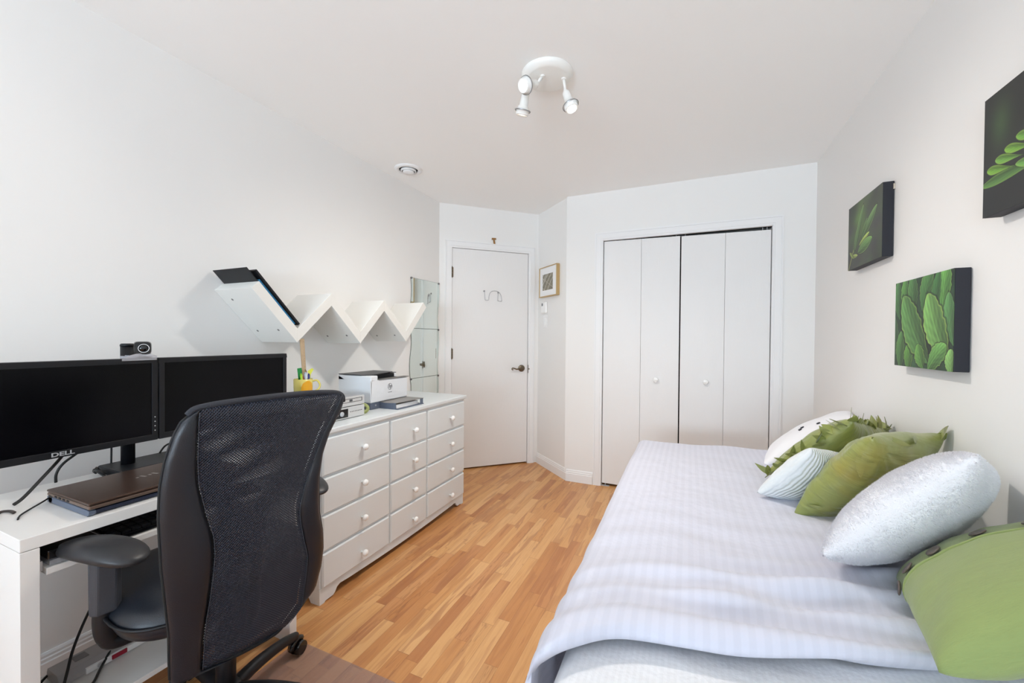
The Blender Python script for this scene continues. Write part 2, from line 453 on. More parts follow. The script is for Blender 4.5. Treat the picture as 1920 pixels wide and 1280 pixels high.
# ---------------------------------------------------------------- room shell
XL, XR, YC, H, YB = -2.07, 0.79, 3.365, 2.44, -2.5
A = Vector((-2.07, 3.066, 0)); Bc = Vector((-1.366, 3.742, 0)); Cc = Vector((-0.952, YC, 0))
struct(B(-2.6, 1.2, YB - 0.12, 4.6, -0.1, 0).build('floor', FLOORM))
struct(B(-2.6, 1.2, YB - 0.12, 4.6, H, H + 0.1).build('ceiling', CEIL))
struct(B(XL - 0.12, XL, YB - 0.12, A.y + 0.05, 0, H).build('wall_left', WALL))
struct(B(XR, XR + 0.12, YB - 0.12, 4.2, 0, H).build('wall_right', WALL))
# back wall with a wide window opening
WX0, WX1, WZ0, WZ1 = -1.75, 0.55, 0.75, 2.25
m = MB(); y0, y1 = YB - 0.12, YB
m.box(XL, WX0, y0, y1, 0, H); m.box(WX1, XR, y0, y1, 0, H); m.box(WX0, WX1, y0, y1, 0, WZ0); m.box(WX0, WX1, y0, y1, WZ1, H)
struct(m.build('wall_back', WALL))
wnd = T('window_1', None, None, ((WX0 + WX1) / 2, YB - 0.06, WZ0)); struct(wnd)
m = MB(); fw = 0.05
for a, b in ((WX0, WX0 + fw), (WX1 - fw, WX1), ((WX0 + WX1) / 2 - fw / 2, (WX0 + WX1) / 2 + fw / 2)): m.box(a, b, YB - 0.1, YB - 0.03, WZ0, WZ1)
m.box(WX0, WX1, YB - 0.1, YB - 0.03, WZ0, WZ0 + fw); m.box(WX0, WX1, YB - 0.1, YB - 0.03, WZ1 - fw, WZ1)
m.build('window_frame', TRIM, wnd)
B(WX0 + fw, WX1 - fw, YB - 0.066, YB - 0.062, WZ0 + fw, WZ1 - fw).build('window_pane', PANE, wnd)

# wall frames: local x = along, y = into the room, z = up
def frame(p, q):
    d = (q - p).normalized(); n = Vector((d.y, -d.x, 0))
    M = Matrix.Identity(4)
    for i in range(3): M[i][0] = d[i]; M[i][1] = n[i]; M[i][2] = (0, 0, 1)[i]; M[i][3] = p[i]
    return M, (q - p).length
MD, LD = frame(A, Bc)        # door wall
MS, LS = frame(Bc, Cc)       # short wall
D0, D1, DH = 0.113, 0.876, 2.052
m = MB(); m.M = MD
m.box(-0.05, D0, -0.12, 0, 0, H); m.box(D1, LD + 0.03, -0.12, 0, 0, H); m.box(D0, D1, -0.12, 0, DH, H)
struct(m.build('wall_door', WALL))
m = MB(); m.M = MS; m.box(0, LS, -0.12, 0, 0, H)
struct(m.build('wall_short', WALL))
# closet wall with an opening and a closet volume behind, its shade put into the dark colour
CX0, CX1, CZ = -0.662, 0.538, 2.04
m = MB(); m.box(Cc.x - 0.02, CX0, YC, YC + 0.1, 0, H); m.box(CX1, XR, YC, YC + 0.1, 0, H); m.box(CX0, CX1, YC, YC + 0.1, CZ, H)
struct(m.build('wall_closet', WALL))
m = MB(); m.box(CX0 - 0.3, XR, YC + 0.65, YC + 0.7, 0, H); m.box(CX0 - 0.3, CX0 - 0.25, YC + 0.1, YC + 0.7, 0, H); 
struct(m.build('wall_closet_inside', SHADEFILL))
m = MB(); m.M = MD; m.box(D0 - 0.05, D1 + 0.05, -0.2, -0.125, 0, DH + 0.1)
struct(m.build('wall_gap_backing', SHADEFILL))  # added unseen dark backing, keeps the gaps around the door slab dark

# baseboards with a stepped profile
def baseb(name, M, s0, s1):
    m = MB(); m.M = M
    prof = [(0, 0), (0.014, 0), (0.014, 0.066), (0.011, 0.07), (0.011, 0.08), (0.008, 0.084), (0.008, 0.092), (0.004, 0.1), (0, 0.1)]
    m.prism(prof, lambda p, t: (t, p[0], p[1]), s0, s1)
    return struct(m.build(name, TRIM))
ML, LL = frame(Vector((XL, YB, 0)), A)
baseb('baseboard_left', ML, 0, LL)
baseb('baseboard_short', MS, 0.012, LS + 0.006)
MC, LC = frame(Cc, Vector((XR, YC, 0)))
baseb('baseboard_closet', MC, -0.006, CX0 - 0.066 - Cc.x)
baseb('baseboard_closet_right', MC, CX1 + 0.066 - Cc.x, LC)
MR, LR = frame(Vector((XR, YC, 0)), Vector((XR, YB, 0)))
baseb('baseboard_right', MR, 0, LR)

# casing profile: stepped moulding around an opening
def casing(name, M, s0, s1, h, w=0.062, gap=0.0):
    m = MB(); m.M = M
    def leg(a, b, z0, z1, vert=True, flip=False):
        # bands: (start, end, depth) measured from the opening outwards
        for (u0, u1, d) in ((0, 0.012, 0.008), (0.012, 0.046, 0.013), (0.046, 0.052, 0.010), (0.052, w, 0.016)):
            if vert:
                if flip: m.box(a - u1, a - u0, 0, d, z0, z1 + u1)
                else: m.box(a + u0, a + u1, 0, d, z0, z1 + u1)
            else: m.box(a - u0, b + u0, 0, d, z0 + u0, z0 + u1)
    leg(s0, 0, 0, h, flip=True); leg(s1, 0, 0, h)
    leg(s0, s1, h, 0, vert=False)
    # jamb lining
    m.box(s0 - 0.002, s0 + 0.004, -0.1, 0.004, 0, h); m.box(s1 - 0.004, s1 + 0.002, -0.1, 0.004, 0, h); m.box(s0, s1, -0.1, 0.004, h - 0.004, h + 0.002)
    return struct(m.build(name, TRIM))
casing('trim_1', MD, D0, D1, DH, w=0.058)
casing('trim_2', MC, CX0 - Cc.x, CX1 - Cc.x, CZ)

# entry door
dp = MD @ Vector(((D0 + D1) / 2, 0, 0))
door = struct(T('door_1', None, None, dp))
m = MB(); m.M = MD; m.box(D0 + 0.007, D1 - 0.008, -0.045, -0.006, 0.014, DH - 0.007)
m.build('door_panel', DOORW, door, bevel=0.0015)
m = MB(); m.M = MD   # stop strips behind the slab, coloured dark as the shade in the gap
m.box(D0, D0 + 0.02, -0.06, -0.046, 0, DH); m.box(D1 - 0.02, D1, -0.06, -0.046, 0, DH); m.box(D0, D1, -0.06, -0.046, DH - 0.02, DH)
m.build('door_stop', SHADEFILL, door)
def hinge(z):
    m = MB(); m.M = MD; s = D0 + 0.004
    m.box(s - 0.014, s + 0.012, -0.004, 0.0025, z - 0.045, z + 0.045)
    for k in range(5):
        m.cyl((s, 0.007, z - 0.045 + k * 0.018 + 0.001), (s, 0.007, z - 0.045 + (k + 1) * 0.018 - 0.001), 0.006, n=12)
    m.cyl((s, 0.007, z + 0.045), (s, 0.007, z + 0.054), 0.005, 0.002, n=10); m.cyl((s, 0.007, z - 0.045), (s, 0.007, z - 0.053), 0.005, 0.002, n=10)
    return m.build('hinge', BRONZE, door)
for z in (1.823, 1.077, 0.30): hinge(z)
m = MB(); m.M = MD; hs = 0.806
m.lathe([(0.033, -0.006), (0.033, 0.0), (0.030, 0.004), (0.022, 0.007), (0.014, 0.010), (0.011, 0.03), (0.013, 0.042), (0.0, 0.044)], (hs, 0, 0.932), (0, 1, 0), n=28)
hb = m.build('door_handle', BRONZE, door)
m = MB(); m.M = MD
m.tube([(hs, 0.036, 0.932), (hs - 0.03, 0.038, 0.936), (hs - 0.06, 0.038, 0.926), (hs - 0.085, 0.036, 0.934), (hs - 0.105, 0.034, 0.938), (hs - 0.112, 0.034, 0.928), (hs - 0.104, 0.034, 0.921), (hs - 0.098, 0.034, 0.927)], 0.006, n=10, rr=[0.010, 0.0085, 0.007, 0.006, 0.0055, 0.005, 0.005, 0.004])
m.build('lever', BRONZE, hb)
m = MB(); m.M = MD; m.box(D1 - 0.004, D1 + 0.014, -0.003, 0.0055, 0.885, 0.965); m.cyl((D1 + 0.005, 0.004, 0.925), (D1 + 0.005, 0.010, 0.925), 0.006, n=10)
lab(m.build('strike_plate', BRONZE, door), 'bronze strike plate')

# wire hook rack hanging on the door
hk = T('wire_door_hook', 'thin bent wire hook hanging on the white entry door', 'hook', MD @ Vector((0.51, 0.0, 1.62)))
m = MB(); m.M = MD; y = 0.003
arc = [(0.468 + 0.0, y, 1.59), (0.470, y, 1.62), (0.480, y, 1.65), (0.505, y, 1.668), (0.540, y, 1.670), (0.572, y, 1.655), (0.590, y, 1.625), (0.597, y, 1.578)]
m.tube([(0.426, y, 1.662), (0.428, y, 1.62), (0.432, y, 1.582)], 0.0022)
m.tube([(0.432, y + 0.002, 1.580), (0.452, y + 0.010, 1.578), (0.468, y, 1.584)], 0.0022)
m.tube(arc, 0.0022); m.tube([(0.597, y, 1.578), (0.580, y + 0.01, 1.572), (0.556, y, 1.578)], 0.0022)
m.tube([(0.556, y, 1.578), (0.558, y, 1.62), (0.562, y, 1.655)], 0.0022)
m.build('bent_wire', STEEL, hk)
for s_, z_ in ((0.424, 1.664), (0.562, 1.656)):
    m = MB(); m.M = MD; m.lathe([(0.008, -0.005), (0.008, 0.001), (0.003, 0.007)], (s_, 0, z_), (0, 1, 0), n=14); m.build('screw', STEEL, hk)
# small wooden T shaped cross above the door
tc_ = T('wooden_cross', 'tiny brown wooden T-shaped cross mounted above the entry door', 'cross', MD @ Vector((0.513, 0, 2.12)))
m = MB(); m.M = MD
m.prism([(0.492, 2.150), (0.534, 2.153), (0.533, 2.168), (0.494, 2.167)], lambda p, t: (p[0], t, p[1]), 0, 0.009)
m.prism([(0.507, 2.151), (0.508, 2.135), (0.512, 2.115), (0.528, 2.113), (0.524, 2.135), (0.520, 2.151)], lambda p, t: (p[0], t, p[1]), 0, 0.008)
m.build('cross_body', mat('cross_wood', (150, 108, 58), 0.5, var=0.2, vscale=80), tc_)

# closet: two bifold doors, two panels each
CN = [CX0 + 0.008, -0.356, -0.066, 0.240, CX1 - 0.008]
tops = [(2.031, 2.028), (2.028, 2.023), (2.020, 2.016), (2.016, 2.012)]
for d in range(2):
    bd = struct(T('door_%d' % (d + 2), None, None, ((CN[2 * d] + CN[2 * d + 2]) / 2, YC + 0.03, 0)))
    for k in range(2):
        i = 2 * d + k; a, b = CN[i], CN[i + 1]
        a2 = a + (0.0045 if (d == 1 and k == 0) else 0.0008); b2 = b - (0.0045 if (d == 0 and k == 1) else 0.0008)
        m = MB(); dz = 0.001 * i
        m.prism([(a2, 0.022), (b2, 0.022), (b2, tops[i][1] ), (a2, tops[i][0])], lambda p, t: (p[0], t, p[1]), YC + 0.012, YC + 0.042)
        pn = m.build('door_panel', DOORW, bd, bevel=0.0012)
    kx = -0.238 if d == 0 else 0.119
    m = MB(); m.lathe([(0.009, 0.0), (0.009, 0.010), (0.019, 0.013), (0.020, 0.020), (0.017, 0.026), (0.013, 0.0245), (0.010, 0.0265), (0.0, 0.028)], (kx, YC + 0.012, 0.905), (0, -1, 0), n=24)
    m.build('knob', KNOBW, bd)
m = MB(); m.box(CX0 + 0.002, CX1 - 0.002, YC + 0.020, YC + 0.046, CZ - 0.006, CZ - 0.004)
struct(m.build('trim_5', SHADEFILL)); m = MB()  # rail strip coloured dark as the shade in the gap above the panels
for x in (-0.10, -0.035, 0.505, 0.478): m.cyl((x, YC + 0.028, 2.012), (x, YC + 0.028, CZ - 0.004), 0.003, n=8)
struct(m.build('trim_3', SILV))
m = MB(); m.box(CX0 + 0.004, CX0 + 0.07, YC + 0.004, YC + 0.03, 0, 0.004); m.cyl((CX0 + 0.035, YC + 0.026, 0), (CX0 + 0.035, YC + 0.026, 0.024), 0.004, n=8)
struct(m.build('trim_4', SILV))

# ---------------------------------------------------------------- ceiling vent
vc = Vector((-1.872, 2.375, H))
v = T('ceiling_vent', 'round white ventilation outlet in the ceiling near the left wall', 'vent', vc)
MB().lathe([(0.098, 0.0), (0.097, -0.006), (0.085, -0.011), (0.070, -0.012), (0.066, -0.004), (0.066, 0.0)], vc, n=48, caps=False).build('outer_ring', TRIM, v)
MB().lathe([(0.0655, -0.001), (0.0, -0.001)], vc, n=40, caps=False).build('throat', SHADEFILL, v)  # flat dark disc, shade of the vent opening put into its colour
MB().lathe([(0.056, -0.008), (0.050, -0.020), (0.046, -0.020), (0.050, -0.008), (0.056, -0.008)], vc, n=40, caps=False).build('inner_ring', TRIM, v)
MB().lathe([(0.0, -0.006), (0.038, -0.010), (0.040, -0.024), (0.034, -0.029), (0.0, -0.031)], vc, n=40).build('centre_disc', TRIM, v)

# ---------------------------------------------------------------- ceiling spotlight with three heads
lc = Vector((-0.612, 1.775, H))
LW = mat('lamp_white', (238, 237, 233), 0.3, spec=0.5)
HOUS = mat('lamp_cream', (230, 222, 208), 0.3)
BULB = mat('lit_bulb', (255, 250, 240), 0.3, emis=(255, 247, 232), estr=2.2)
lamp = T('ceiling_spotlight', 'white round ceiling fixture with three lit swivel spot heads', 'lamp', lc)
MB().lathe([(0.118, 0.0), (0.118, -0.004), (0.110, -0.016), (0.098, -0.024), (0.088, -0.026), (0.0, -0.026)], lc, n=56).build('canopy', LW, lamp)
def head(pivot, d, arm_from, power, cone=150):
    pivot = Vector(pivot); d = Vector(d).normalized()
    m = MB(); m.cyl(arm_from, pivot, 0.0065, n=12); m.lathe([(0.009, -0.004), (0.012, 0), (0.009, 0.006)], arm_from, (0, 0, -1), n=14)
    m.lathe([(0.0, -0.010), (0.008, -0.007), (0.010, 0), (0.008, 0.007), (0.0, 0.010)], pivot, d.orthogonal(), n=14)
    arm = m.build('swivel_arm', LW, lamp)
    hd = MB().lathe([(0.0, 0.0), (0.013, 0.003), (0.017, 0.010), (0.019, 0.035), (0.020, 0.062), (0.026, 0.066), (0.028, 0.074), (0.036, 0.078), (0.0365, 0.082), (0.030, 0.084), (0.030, 0.098), (0.027, 0.103), (0.024, 0.100), (0.022, 0.088), (0.0, 0.086)], pivot, d, n=36).build('lamp_head', LW, lamp)
    MB().lathe([(0.0365, 0.079), (0.0385, 0.081), (0.0365, 0.084)], pivot, d, n=36, caps=False).build('trim_ring', STEEL, hd)
    MB().lathe([(0.0225, 0.0865), (0.0225, 0.094), (0.016, 0.0985), (0.0, 0.1005)], pivot, d, n=28).build('bulb', BULB, hd)
    l = bpy.data.lights.new('bulb_light', 'SPOT'); l.energy = power; l.spot_size = math.radians(cone); l.spot_blend = 1.0; l.color = (1.0, 0.93, 0.85); l.shadow_soft_size = 0.045
    o = bpy.data.objects.new('bulb_light', l); COL.objects.link(o); o.location = pivot + d * 0.112
    o.rotation_euler = d.to_track_quat('-Z', 'Y').to_euler()
    o.parent = lamp; o.location = o.location - lc
LP = 50
lx, ly = lc.x, lc.y
head((lx - 0.030, ly - 0.055, 2.372), (-0.34, -0.80, -0.46), (lx - 0.010, ly - 0.035, 2.414), LP * 0.6, 84)
head((lx - 0.092, ly - 0.030, 2.368), (-0.30, 0.22, -0.93), (lx - 0.088, ly - 0.020, 2.414), LP)
head((lx + 0.078, ly + 0.030, 2.360), (0.34, -0.10, -0.92), (lx + 0.072, ly + 0.020, 2.414), LP)

# ---------------------------------------------------------------- dresser
DX, DY0, DY1, DZ = -1.52, 1.311, 2.577, 0.80
dr = T('dresser', 'long white twelve-drawer dresser against the left wall', 'dresser', (-1.79, 1.944, 0))
m = MB()
m.box(XL + 0.016, DX - 0.016, DY0, DY0 + 0.02, 0.10, 0.775); m.box(XL + 0.016, DX - 0.016, DY1 - 0.02, DY1, 0.10, 0.775)
m.box(XL + 0.016, XL + 0.026, DY0, DY1, 0.09, 0.775); m.box(XL + 0.016, DX - 0.016, DY0, DY1, 0.085, 0.10)
m.box(DX - 0.0155, DX - 0.002, DY0 + 0.0003, DY1 - 0.0003, 0.0735, 0.775)
body = m.build('body', DRESS, dr, bevel=0.001)
# side feet cut out of the end panels
for ya, yb in ((DY0, DY0 + 0.02), (DY1 - 0.02, DY1)):
    m = MB()
    m.prism([(DX - 0.0145, 0), (DX - 0.055, 0), (DX - 0.075, 0.03), (DX - 0.10, 0.05), (XL + 0.12, 0.05), (XL + 0.10, 0.03), (XL + 0.08, 0), (XL + 0.018, 0), (XL + 0.018, 0.0995), (DX - 0.0145, 0.0995)], lambda p, t: (p[0], t, p[1]), ya, yb)
    m.build('foot', DRESS, dr)
# shaped front apron
pts = [(DY0, 0), (DY0 + 0.028, 0), (DY0 + 0.032, 0.006), (DY0 + 0.078, 0.008), (DY0 + 0.088, 0.016), (DY0 + 0.100, 0.034), (DY0 + 0.118, 0.042)]
Lm = (DY0 + DY1) / 2
for i in range(1, 20):
    t = i / 20; y = DY0 + 0.118 + t * (DY1 - DY0 - 0.236); pts.append((y, 0.040 - 0.012 * math.sin(PI * t)))
pts += [(2 * Lm - a, b) for a, b in reversed(pts[:7])]
pts += [(DY1, 0.072), (DY0, 0.072)]
m = MB(); m.prism(pts, lambda p, t: (t, p[0], p[1]), DX - 0.014, DX)
m.build('apron', DRESS, dr)
m = MB()
m.box(XL + 0.016, DX + 0.018, DY0 - 0.018, DY1 + 0.018, 0.776, DZ)
m.box(XL + 0.016, DX + 0.006, DY0 - 0.004, DY1 + 0.004, 0.766, 0.777)
m.build('top', DRESS, dr, bevel=0.005, seg=3)
cols = [(DY0 + 0.008, 1.761), (1.776, 2.106), (2.122, DY1 - 0.006)]
rows = [(0.587, 0.757), (0.413, 0.575), (0.243, 0.402), (0.076, 0.231)]
proto = None
kprof = [(0.006, 0.0), (0.0055, 0.010), (0.008, 0.014), (0.0145, 0.018), (0.0165, 0.024), (0.014, 0.031), (0.008, 0.035), (0.0, 0.036)]
for ci, (a, b) in enumerate(cols):
    for ri, (z0, z1) in enumerate(rows):
        m = MB(); e = 0.006; xf = DX + 0.012; xb = DX - 0.012
        m.box(xb, xf - 0.006, a, b, z0, z1)
        # routed raised front
        vs = [(xf - 0.006, a, z0), (xf - 0.006, b, z0), (xf - 0.006, b, z1), (xf - 0.006, a, z1), (xf, a + e, z0 + e), (xf, b - e, z0 + e), (xf, b - e, z1 - e), (xf, a + e, z1 - e)]
        m.add(vs, [(4, 5, 6, 7), (0, 1, 5, 4), (1, 2, 6, 5), (2, 3, 7, 6), (3, 0, 4, 7)])
        d_ = m.build('drawer', DRESS, dr)
        yk = {0: 1.557, 1: 1.971, 2: 2.378}[ci]; zk = (0.669, 0.489, 0.311, 0.133)[ri] + (0.0 if ci else 0.0)
        if proto is None:
            proto = MB().lathe(kprof, (xf, yk, zk), (1, 0, 0), n=24).build('knob', KNOBW, d_); k0 = Vector((xf, yk, zk))
        else:
            kk = proto.copy(); COL.objects.link(kk); kk.parent = d_; kk.location = Vector((xf, yk, zk)) - k0

# ---------------------------------------------------------------- desk
KX, KB, KY0, KY1, KZ = -1.44, -1.912, 0.398, 1.132, 0.735
dk = T('computer_desk', 'white laminate computer desk with slide-out tray and low shelf', 'desk', (-1.68, 0.765, 0))
B(KB, KX, KY0, KY1, KZ - 0.031, KZ).build('desktop', DESKW, dk, bevel=0.0015)
B(KB, KX, KY0, KY0 + 0.033, 0.0, KZ - 0.0325).build('side_panel', DESKW, dk, bevel=0.0012)
B(KB, KX, KY1 - 0.031, KY1, 0.0, KZ - 0.0325).build('side_panel', DESKW, dk, bevel=0.0012)
m = B(-1.73, KX - 0.02, KY0 + 0.033, KY1 - 0.031, 0.200, 0.216)
m.build('lower_shelf', DESKW, dk, bevel=0.001)
B(-1.80, -1.735, KY0 + 0.033, KY1 - 0.031, 0.13, 0.145).build('rear_rail', PRD, dk)
tr = B(-1.80, KX - 0.004, KY0 + 0.045, KY1 - 0.043, 0.628, 0.644).build('keyboard_tray', DESKW, dk, bevel=0.001)
for y in (KY0 + 0.033, KY1 - 0.043):
    B(-1.80, KX - 0.02, y, y + 0.010, 0.636, 0.66).build('tray_runner', SILV, dk)
kb = T('keyboard', 'black keyboard lying on the pull-out desk tray', 'keyboard', (-1.53, 0.78, 0.644))
m = MB(); m.prism([(-1.60, 0.646), (-1.60, 0.668), (-1.455, 0.658), (-1.455, 0.646)], lambda p, t: (p[0], t, p[1]), 0.56, 1.0); m.build('keyboard_case', BLKG, kb, bevel=0.002)
m = MB()
for r in range(5):
    for c in range(18): m.box(-1.588 + r * 0.026, -1.566 + r * 0.026, 0.572 + c * 0.0232, 0.592 + c * 0.0232, 0.664 - r * 0.0017, 0.671 - r * 0.0017)
m.build('keys', BLKP, kb)
tf = T('glossy_folder', 'glossy black folder with clear sleeves lying at the left of the desk tray', 'folder', (-1.6, 0.5, 0.644))
B(-1.75, -1.455, 0.448, 0.545, 0.660, 0.682).build('cover', BLKG, tf, bevel=0.003)
B(-1.75, -1.450, 0.450, 0.548, 0.646, 0.658).build('clear_sleeves', CLEARP, tf)

# ---------------------------------------------------------------- monitors
def monitor(y0, y1, label, brand, touch):
    x = -1.755; z0, z1 = 0.846, 1.141
    t = T('monitor', label, 'monitor', (x, (y0 + y1) / 2, z0), 'pair of black monitors on the desk')
    m = MB(); b = 0.017
    m.box(x - 0.03, x, y0, y1, z0, z0 + b + 0.004); m.box(x - 0.03, x, y0, y1, z1 - b, z1)
    m.box(x - 0.03, x, y0, y0 + b, z0 + b, z1 - b); m.box(x - 0.03, x, y1 - b, y1, z0 + b, z1 - b)
    m.build('bezel', BLKP, t, bevel=0.0015)
    B(x - 0.028, x - 0.004, y0 + b - 0.001, y1 - b + 0.001, z0 + b, z1 - b + 0.001).build('screen', mat('screen_glass', (5, 5, 8), 0.25, spec=0.16), t)
    m = MB(); m.prism([(y0 + 0.01, z0 + 0.006), (y1 - 0.01, z0 + 0.006), (y1 - 0.01, z1 - 0.006), (y0 + 0.01, z1 - 0.006)], lambda p, t_: (t_, p[0], p[1]), x - 0.031, x - 0.040)
    m.box(x - 0.055, x - 0.04, (y0 + y1) / 2 - 0.12, (y0 + y1) / 2 + 0.12, z0 + 0.07, z1 - 0.07)
    m.build('rear_housing', BLKM, t, bevel=0.004)
    if brand: text('brand_letters', 'DELL', 0.017, (x + 0.0006, (y0 + y1) / 2 + 0.01, z0 + 0.0105), (PI / 2, 0, PI / 2), mat('logo_grey', (170, 170, 172), 0.35), t, xs=1.35, bold=0.0004)
    if touch:
        for k in range(4): MB().cyl((x, y1 - 0.009, z0 + 0.035 + k * 0.016), (x + 0.0012, y1 - 0.009, z0 + 0.035 + k * 0.016), 0.0018, n=10).build('menu_button', LIGHTGRAY, t)
    return t
monitor(0.312, 0.816, 'black widescreen monitor at the left with lettering on its bezel', True, True)
monitor(0.820, 1.325, 'black widescreen monitor at the right, partly behind the chair back', False, False)
ms = T('monitor_stand', 'black pole monitor stand with a flat base behind the laptop', 'stand', (-1.835, 0.765, KZ))
B(-1.900, -1.735, 0.705, 0.985, KZ, KZ + 0.028).build('base_plate', BLKP, ms, bevel=0.006)
MB().cyl((-1.838, 0.765, KZ + 0.02), (-1.838, 0.765, 1.188), 0.0195, n=28).lathe([(0.0205, 0), (0.0205, 0.006), (0.017, 0.010), (0, 0.010)], (-1.838, 0.765, 1.182), n=28).build('pole', BLKP, ms)
m = MB(); m.box(-1.845, -1.812, 0.50, 1.12, 0.98, 1.02); m.box(-1.83, -1.8112, 0.52, 0.61, 0.95, 1.05); m.box(-1.83, -1.8112, 1.03, 1.12, 0.95, 1.05)
m.cyl((-1.838, 0.765, 0.965), (-1.838, 0.765, 1.035), 0.027, n=24)
m.build('cross_arm', BLKP, ms, bevel=0.002)

# webcam
wx, wy, wz = -1.765, 0.770, 1.141
wc = T('webcam', 'small black square webcam standing on the left monitor', 'webcam', (wx, wy, wz))
m = MB()
pr = []
for i in range(40):
    t = 2 * PI * i / 40; c, s_ = math.cos(t), math.sin(t)
    pr.append((0.0245 * math.copysign(abs(c) ** 0.45, c), 0.0235 * math.copysign(abs(s_) ** 0.45, s_)))
wr = Matrix.Translation((wx, wy + 0.006, wz + 0.036)) @ Matrix.Rotation(math.radians(-24), 4, 'Z')
m.M = wr
for (d0, d1, k0, k1) in ((0.012, 0.016, 0.93, 0.86), (-0.014, 0.012, 1.0, 0.93)):
    vs = [(d0, p[0] * k0, p[1] * k0) for p in pr] + [(d1, p[0] * k1, p[1] * k1) for p in pr]; n = 40
    m.add(vs, [(i, (i + 1) % n, n + (i + 1) % n, n + i) for i in range(n)], True)
m.add([(-0.014, p[0], p[1]) for p in pr], [tuple(range(39, -1, -1))]); m.add([(0.016, p[0] * 0.86, p[1] * 0.86) for p in pr], [tuple(range(40))])
m.build('camera_body', BLKG, wc)
m = MB(); m.M = wr
m.lathe([(0.0145, 0.0), (0.0152, 0.002), (0.0138, 0.0026), (0.0132, 0.0)], (0.016, 0.003, -0.001), (1, 0, 0), n=32, caps=False)
lab(m.build('lens_ring', mat('lens_ring_white', (225, 225, 228), 0.3), wc), 'thin pale ring around the lens')
m = MB(); m.M = wr; m.lathe([(0.0130, 0.0), (0.009, 0.003), (0.0, 0.0042)], (0.0158, 0.003, -0.001), (1, 0, 0), n=28); m.build('lens', BLKG, wc)
MB().cyl((wx, wy, wz + 0.005), (wx, wy, wz + 0.022), 0.006, n=12).box(wx - 0.02, wx + 0.012, wy - 0.014, wy + 0.02, wz + 0.001, wz + 0.006).build('clip', BLKP, wc)
tp = T('clear_clip_bracket', 'clear plastic bracket under the webcam on the monitor edge', 'bracket', (wx, 0.77, wz))
random.seed(3)
m = MB()
m.prism([(0.715, 0.0), (0.812, 0.0), (0.812, 0.008), (0.79, 0.020), (0.752, 0.018), (0.735, 0.012)], lambda p, t: (t, p[0], wz + 0.0005 + p[1] * 0.9), wx + 0.012, wx + 0.0135)
m.prism([(0.715, -0.007), (0.812, -0.007), (0.812, 0.003), (0.715, 0.003)], lambda p, t: (t, p[0], wz + p[1]), -1.7546, -1.7532)
for k in range(7):
    y = 0.722 + k * 0.0125; m.box(wx - 0.018, wx + 0.012, y, y + 0.0016, wz + 0.0004, wz + 0.008 + 0.006 * random.random())
m.build('clear_tape', CLEARP, tp)
# puck hanging below the left monitor
pk = T('microphone_puck', 'small black round puck hanging under the left monitor', 'microphone', (-1.748, 0.40, 0.84))
MB().lathe([(0.0, -0.004), (0.010, -0.004), (0.012, 0.0), (0.012, 0.012), (0.009, 0.016), (0.0, 0.016)], (-1.764, 0.405, 0.832), (1, 0, 0), n=24).build('puck_body', BLKP, pk)

# laptop and cooling pad
LX0, LX1, LY0, LY1 = -1.700, -1.452, 0.523, 0.905
cp = T('cooling_pad', 'dark blue laptop cooling pad with grey end caps under the closed laptop', 'cooling pad', ((LX0 + LX1) / 2, 0.71, KZ))
m = MB(); m.prism([(LX0 + 0.01, 0.002), (LX1 - 0.014, 0.002), (LX1 - 0.008, 0.008), (LX1 - 0.008, 0.014), (LX0 + 0.01, 0.019)], lambda p, t: (p[0], t, KZ + p[1]), LY0 + 0.016, LY1 - 0.012)
lab(m.build('fabric_pad', mat('navy_fabric', (40, 46, 66), 0.85, bump=0.3, bscale=900), cp), 'navy fabric pad')
m = MB(); m.prism([(LX0, 0.002), (LX1 - 0.012, 0.001), (LX1 - 0.004, 0.006), (LX1 - 0.004, 0.015), (LX1 - 0.012, 0.0175), (LX0, 0.019)], lambda p, t: (p[0], t, KZ + p[1]), LY0, LY0 + 0.016)
m.build('end_cap', PRD, cp, bevel=0.002)
m = MB(); m.cyl((LX0 + 0.02, LY0 - 0.0, KZ + 0.013), (LX0 + 0.02, LY0 + 0.03, KZ + 0.013), 0.012, n=16); m.build('hinge_knob', BLKP, cp)
lt_ = T('laptop', 'closed brown laptop resting on the cooling pad on the desk', 'laptop', ((LX0 + LX1) / 2, 0.71, KZ + 0.019))
BRN = mat('brown_brushed_lid', (84, 64, 54), 0.32, metal=0.55, bump=0.15, bscale=50, stretch=(8, 0.4, 1))
BRN2 = mat('brown_dark_base', (120, 100, 88), 0.35, metal=0.5)
z = KZ + 0.0195
m = MB(); m.box(LX0, LX1, LY0, LY1, z, z + 0.010); m.build('laptop_base', BRN2, lt_, bevel=0.003)
m = MB(); m.box(LX0, LX1 + 0.001, LY0 - 0.001, LY1 + 0.001, z + 0.0115, z + 0.0185); ld = m.build('lid', BRN, lt_, bevel=0.003)
m = MB()
for k, (dy, l) in enumerate(((-0.026, 0.006), (-0.011, 0.022), (0.006, 0.008), (0.020, 0.022))):
    yy = 0.706 + dy; xx = -1.586
    m.prism([(xx - l / 2, yy - l * 0.12), (xx - l / 2, yy + 0.006 - l * 0.12), (xx + l / 2, yy + 0.006 + l * 0.12), (xx + l / 2, yy + l * 0.12)], lambda p, t: (p[0], p[1], t), z + 0.0185, z + 0.0190)
lab(m.build('lid_emblem', mat('emblem_metal', (200, 196, 190), 0.3, metal=0.8), ld), 'pale slanted strokes emblem')
for k in range(4): B(LX0 + 0.05 + k * 0.024, LX0 + 0.064 + k * 0.024, LY0 - 0.0006, LY0, z + 0.003, z + 0.008).build('port', BLKM, lt_)

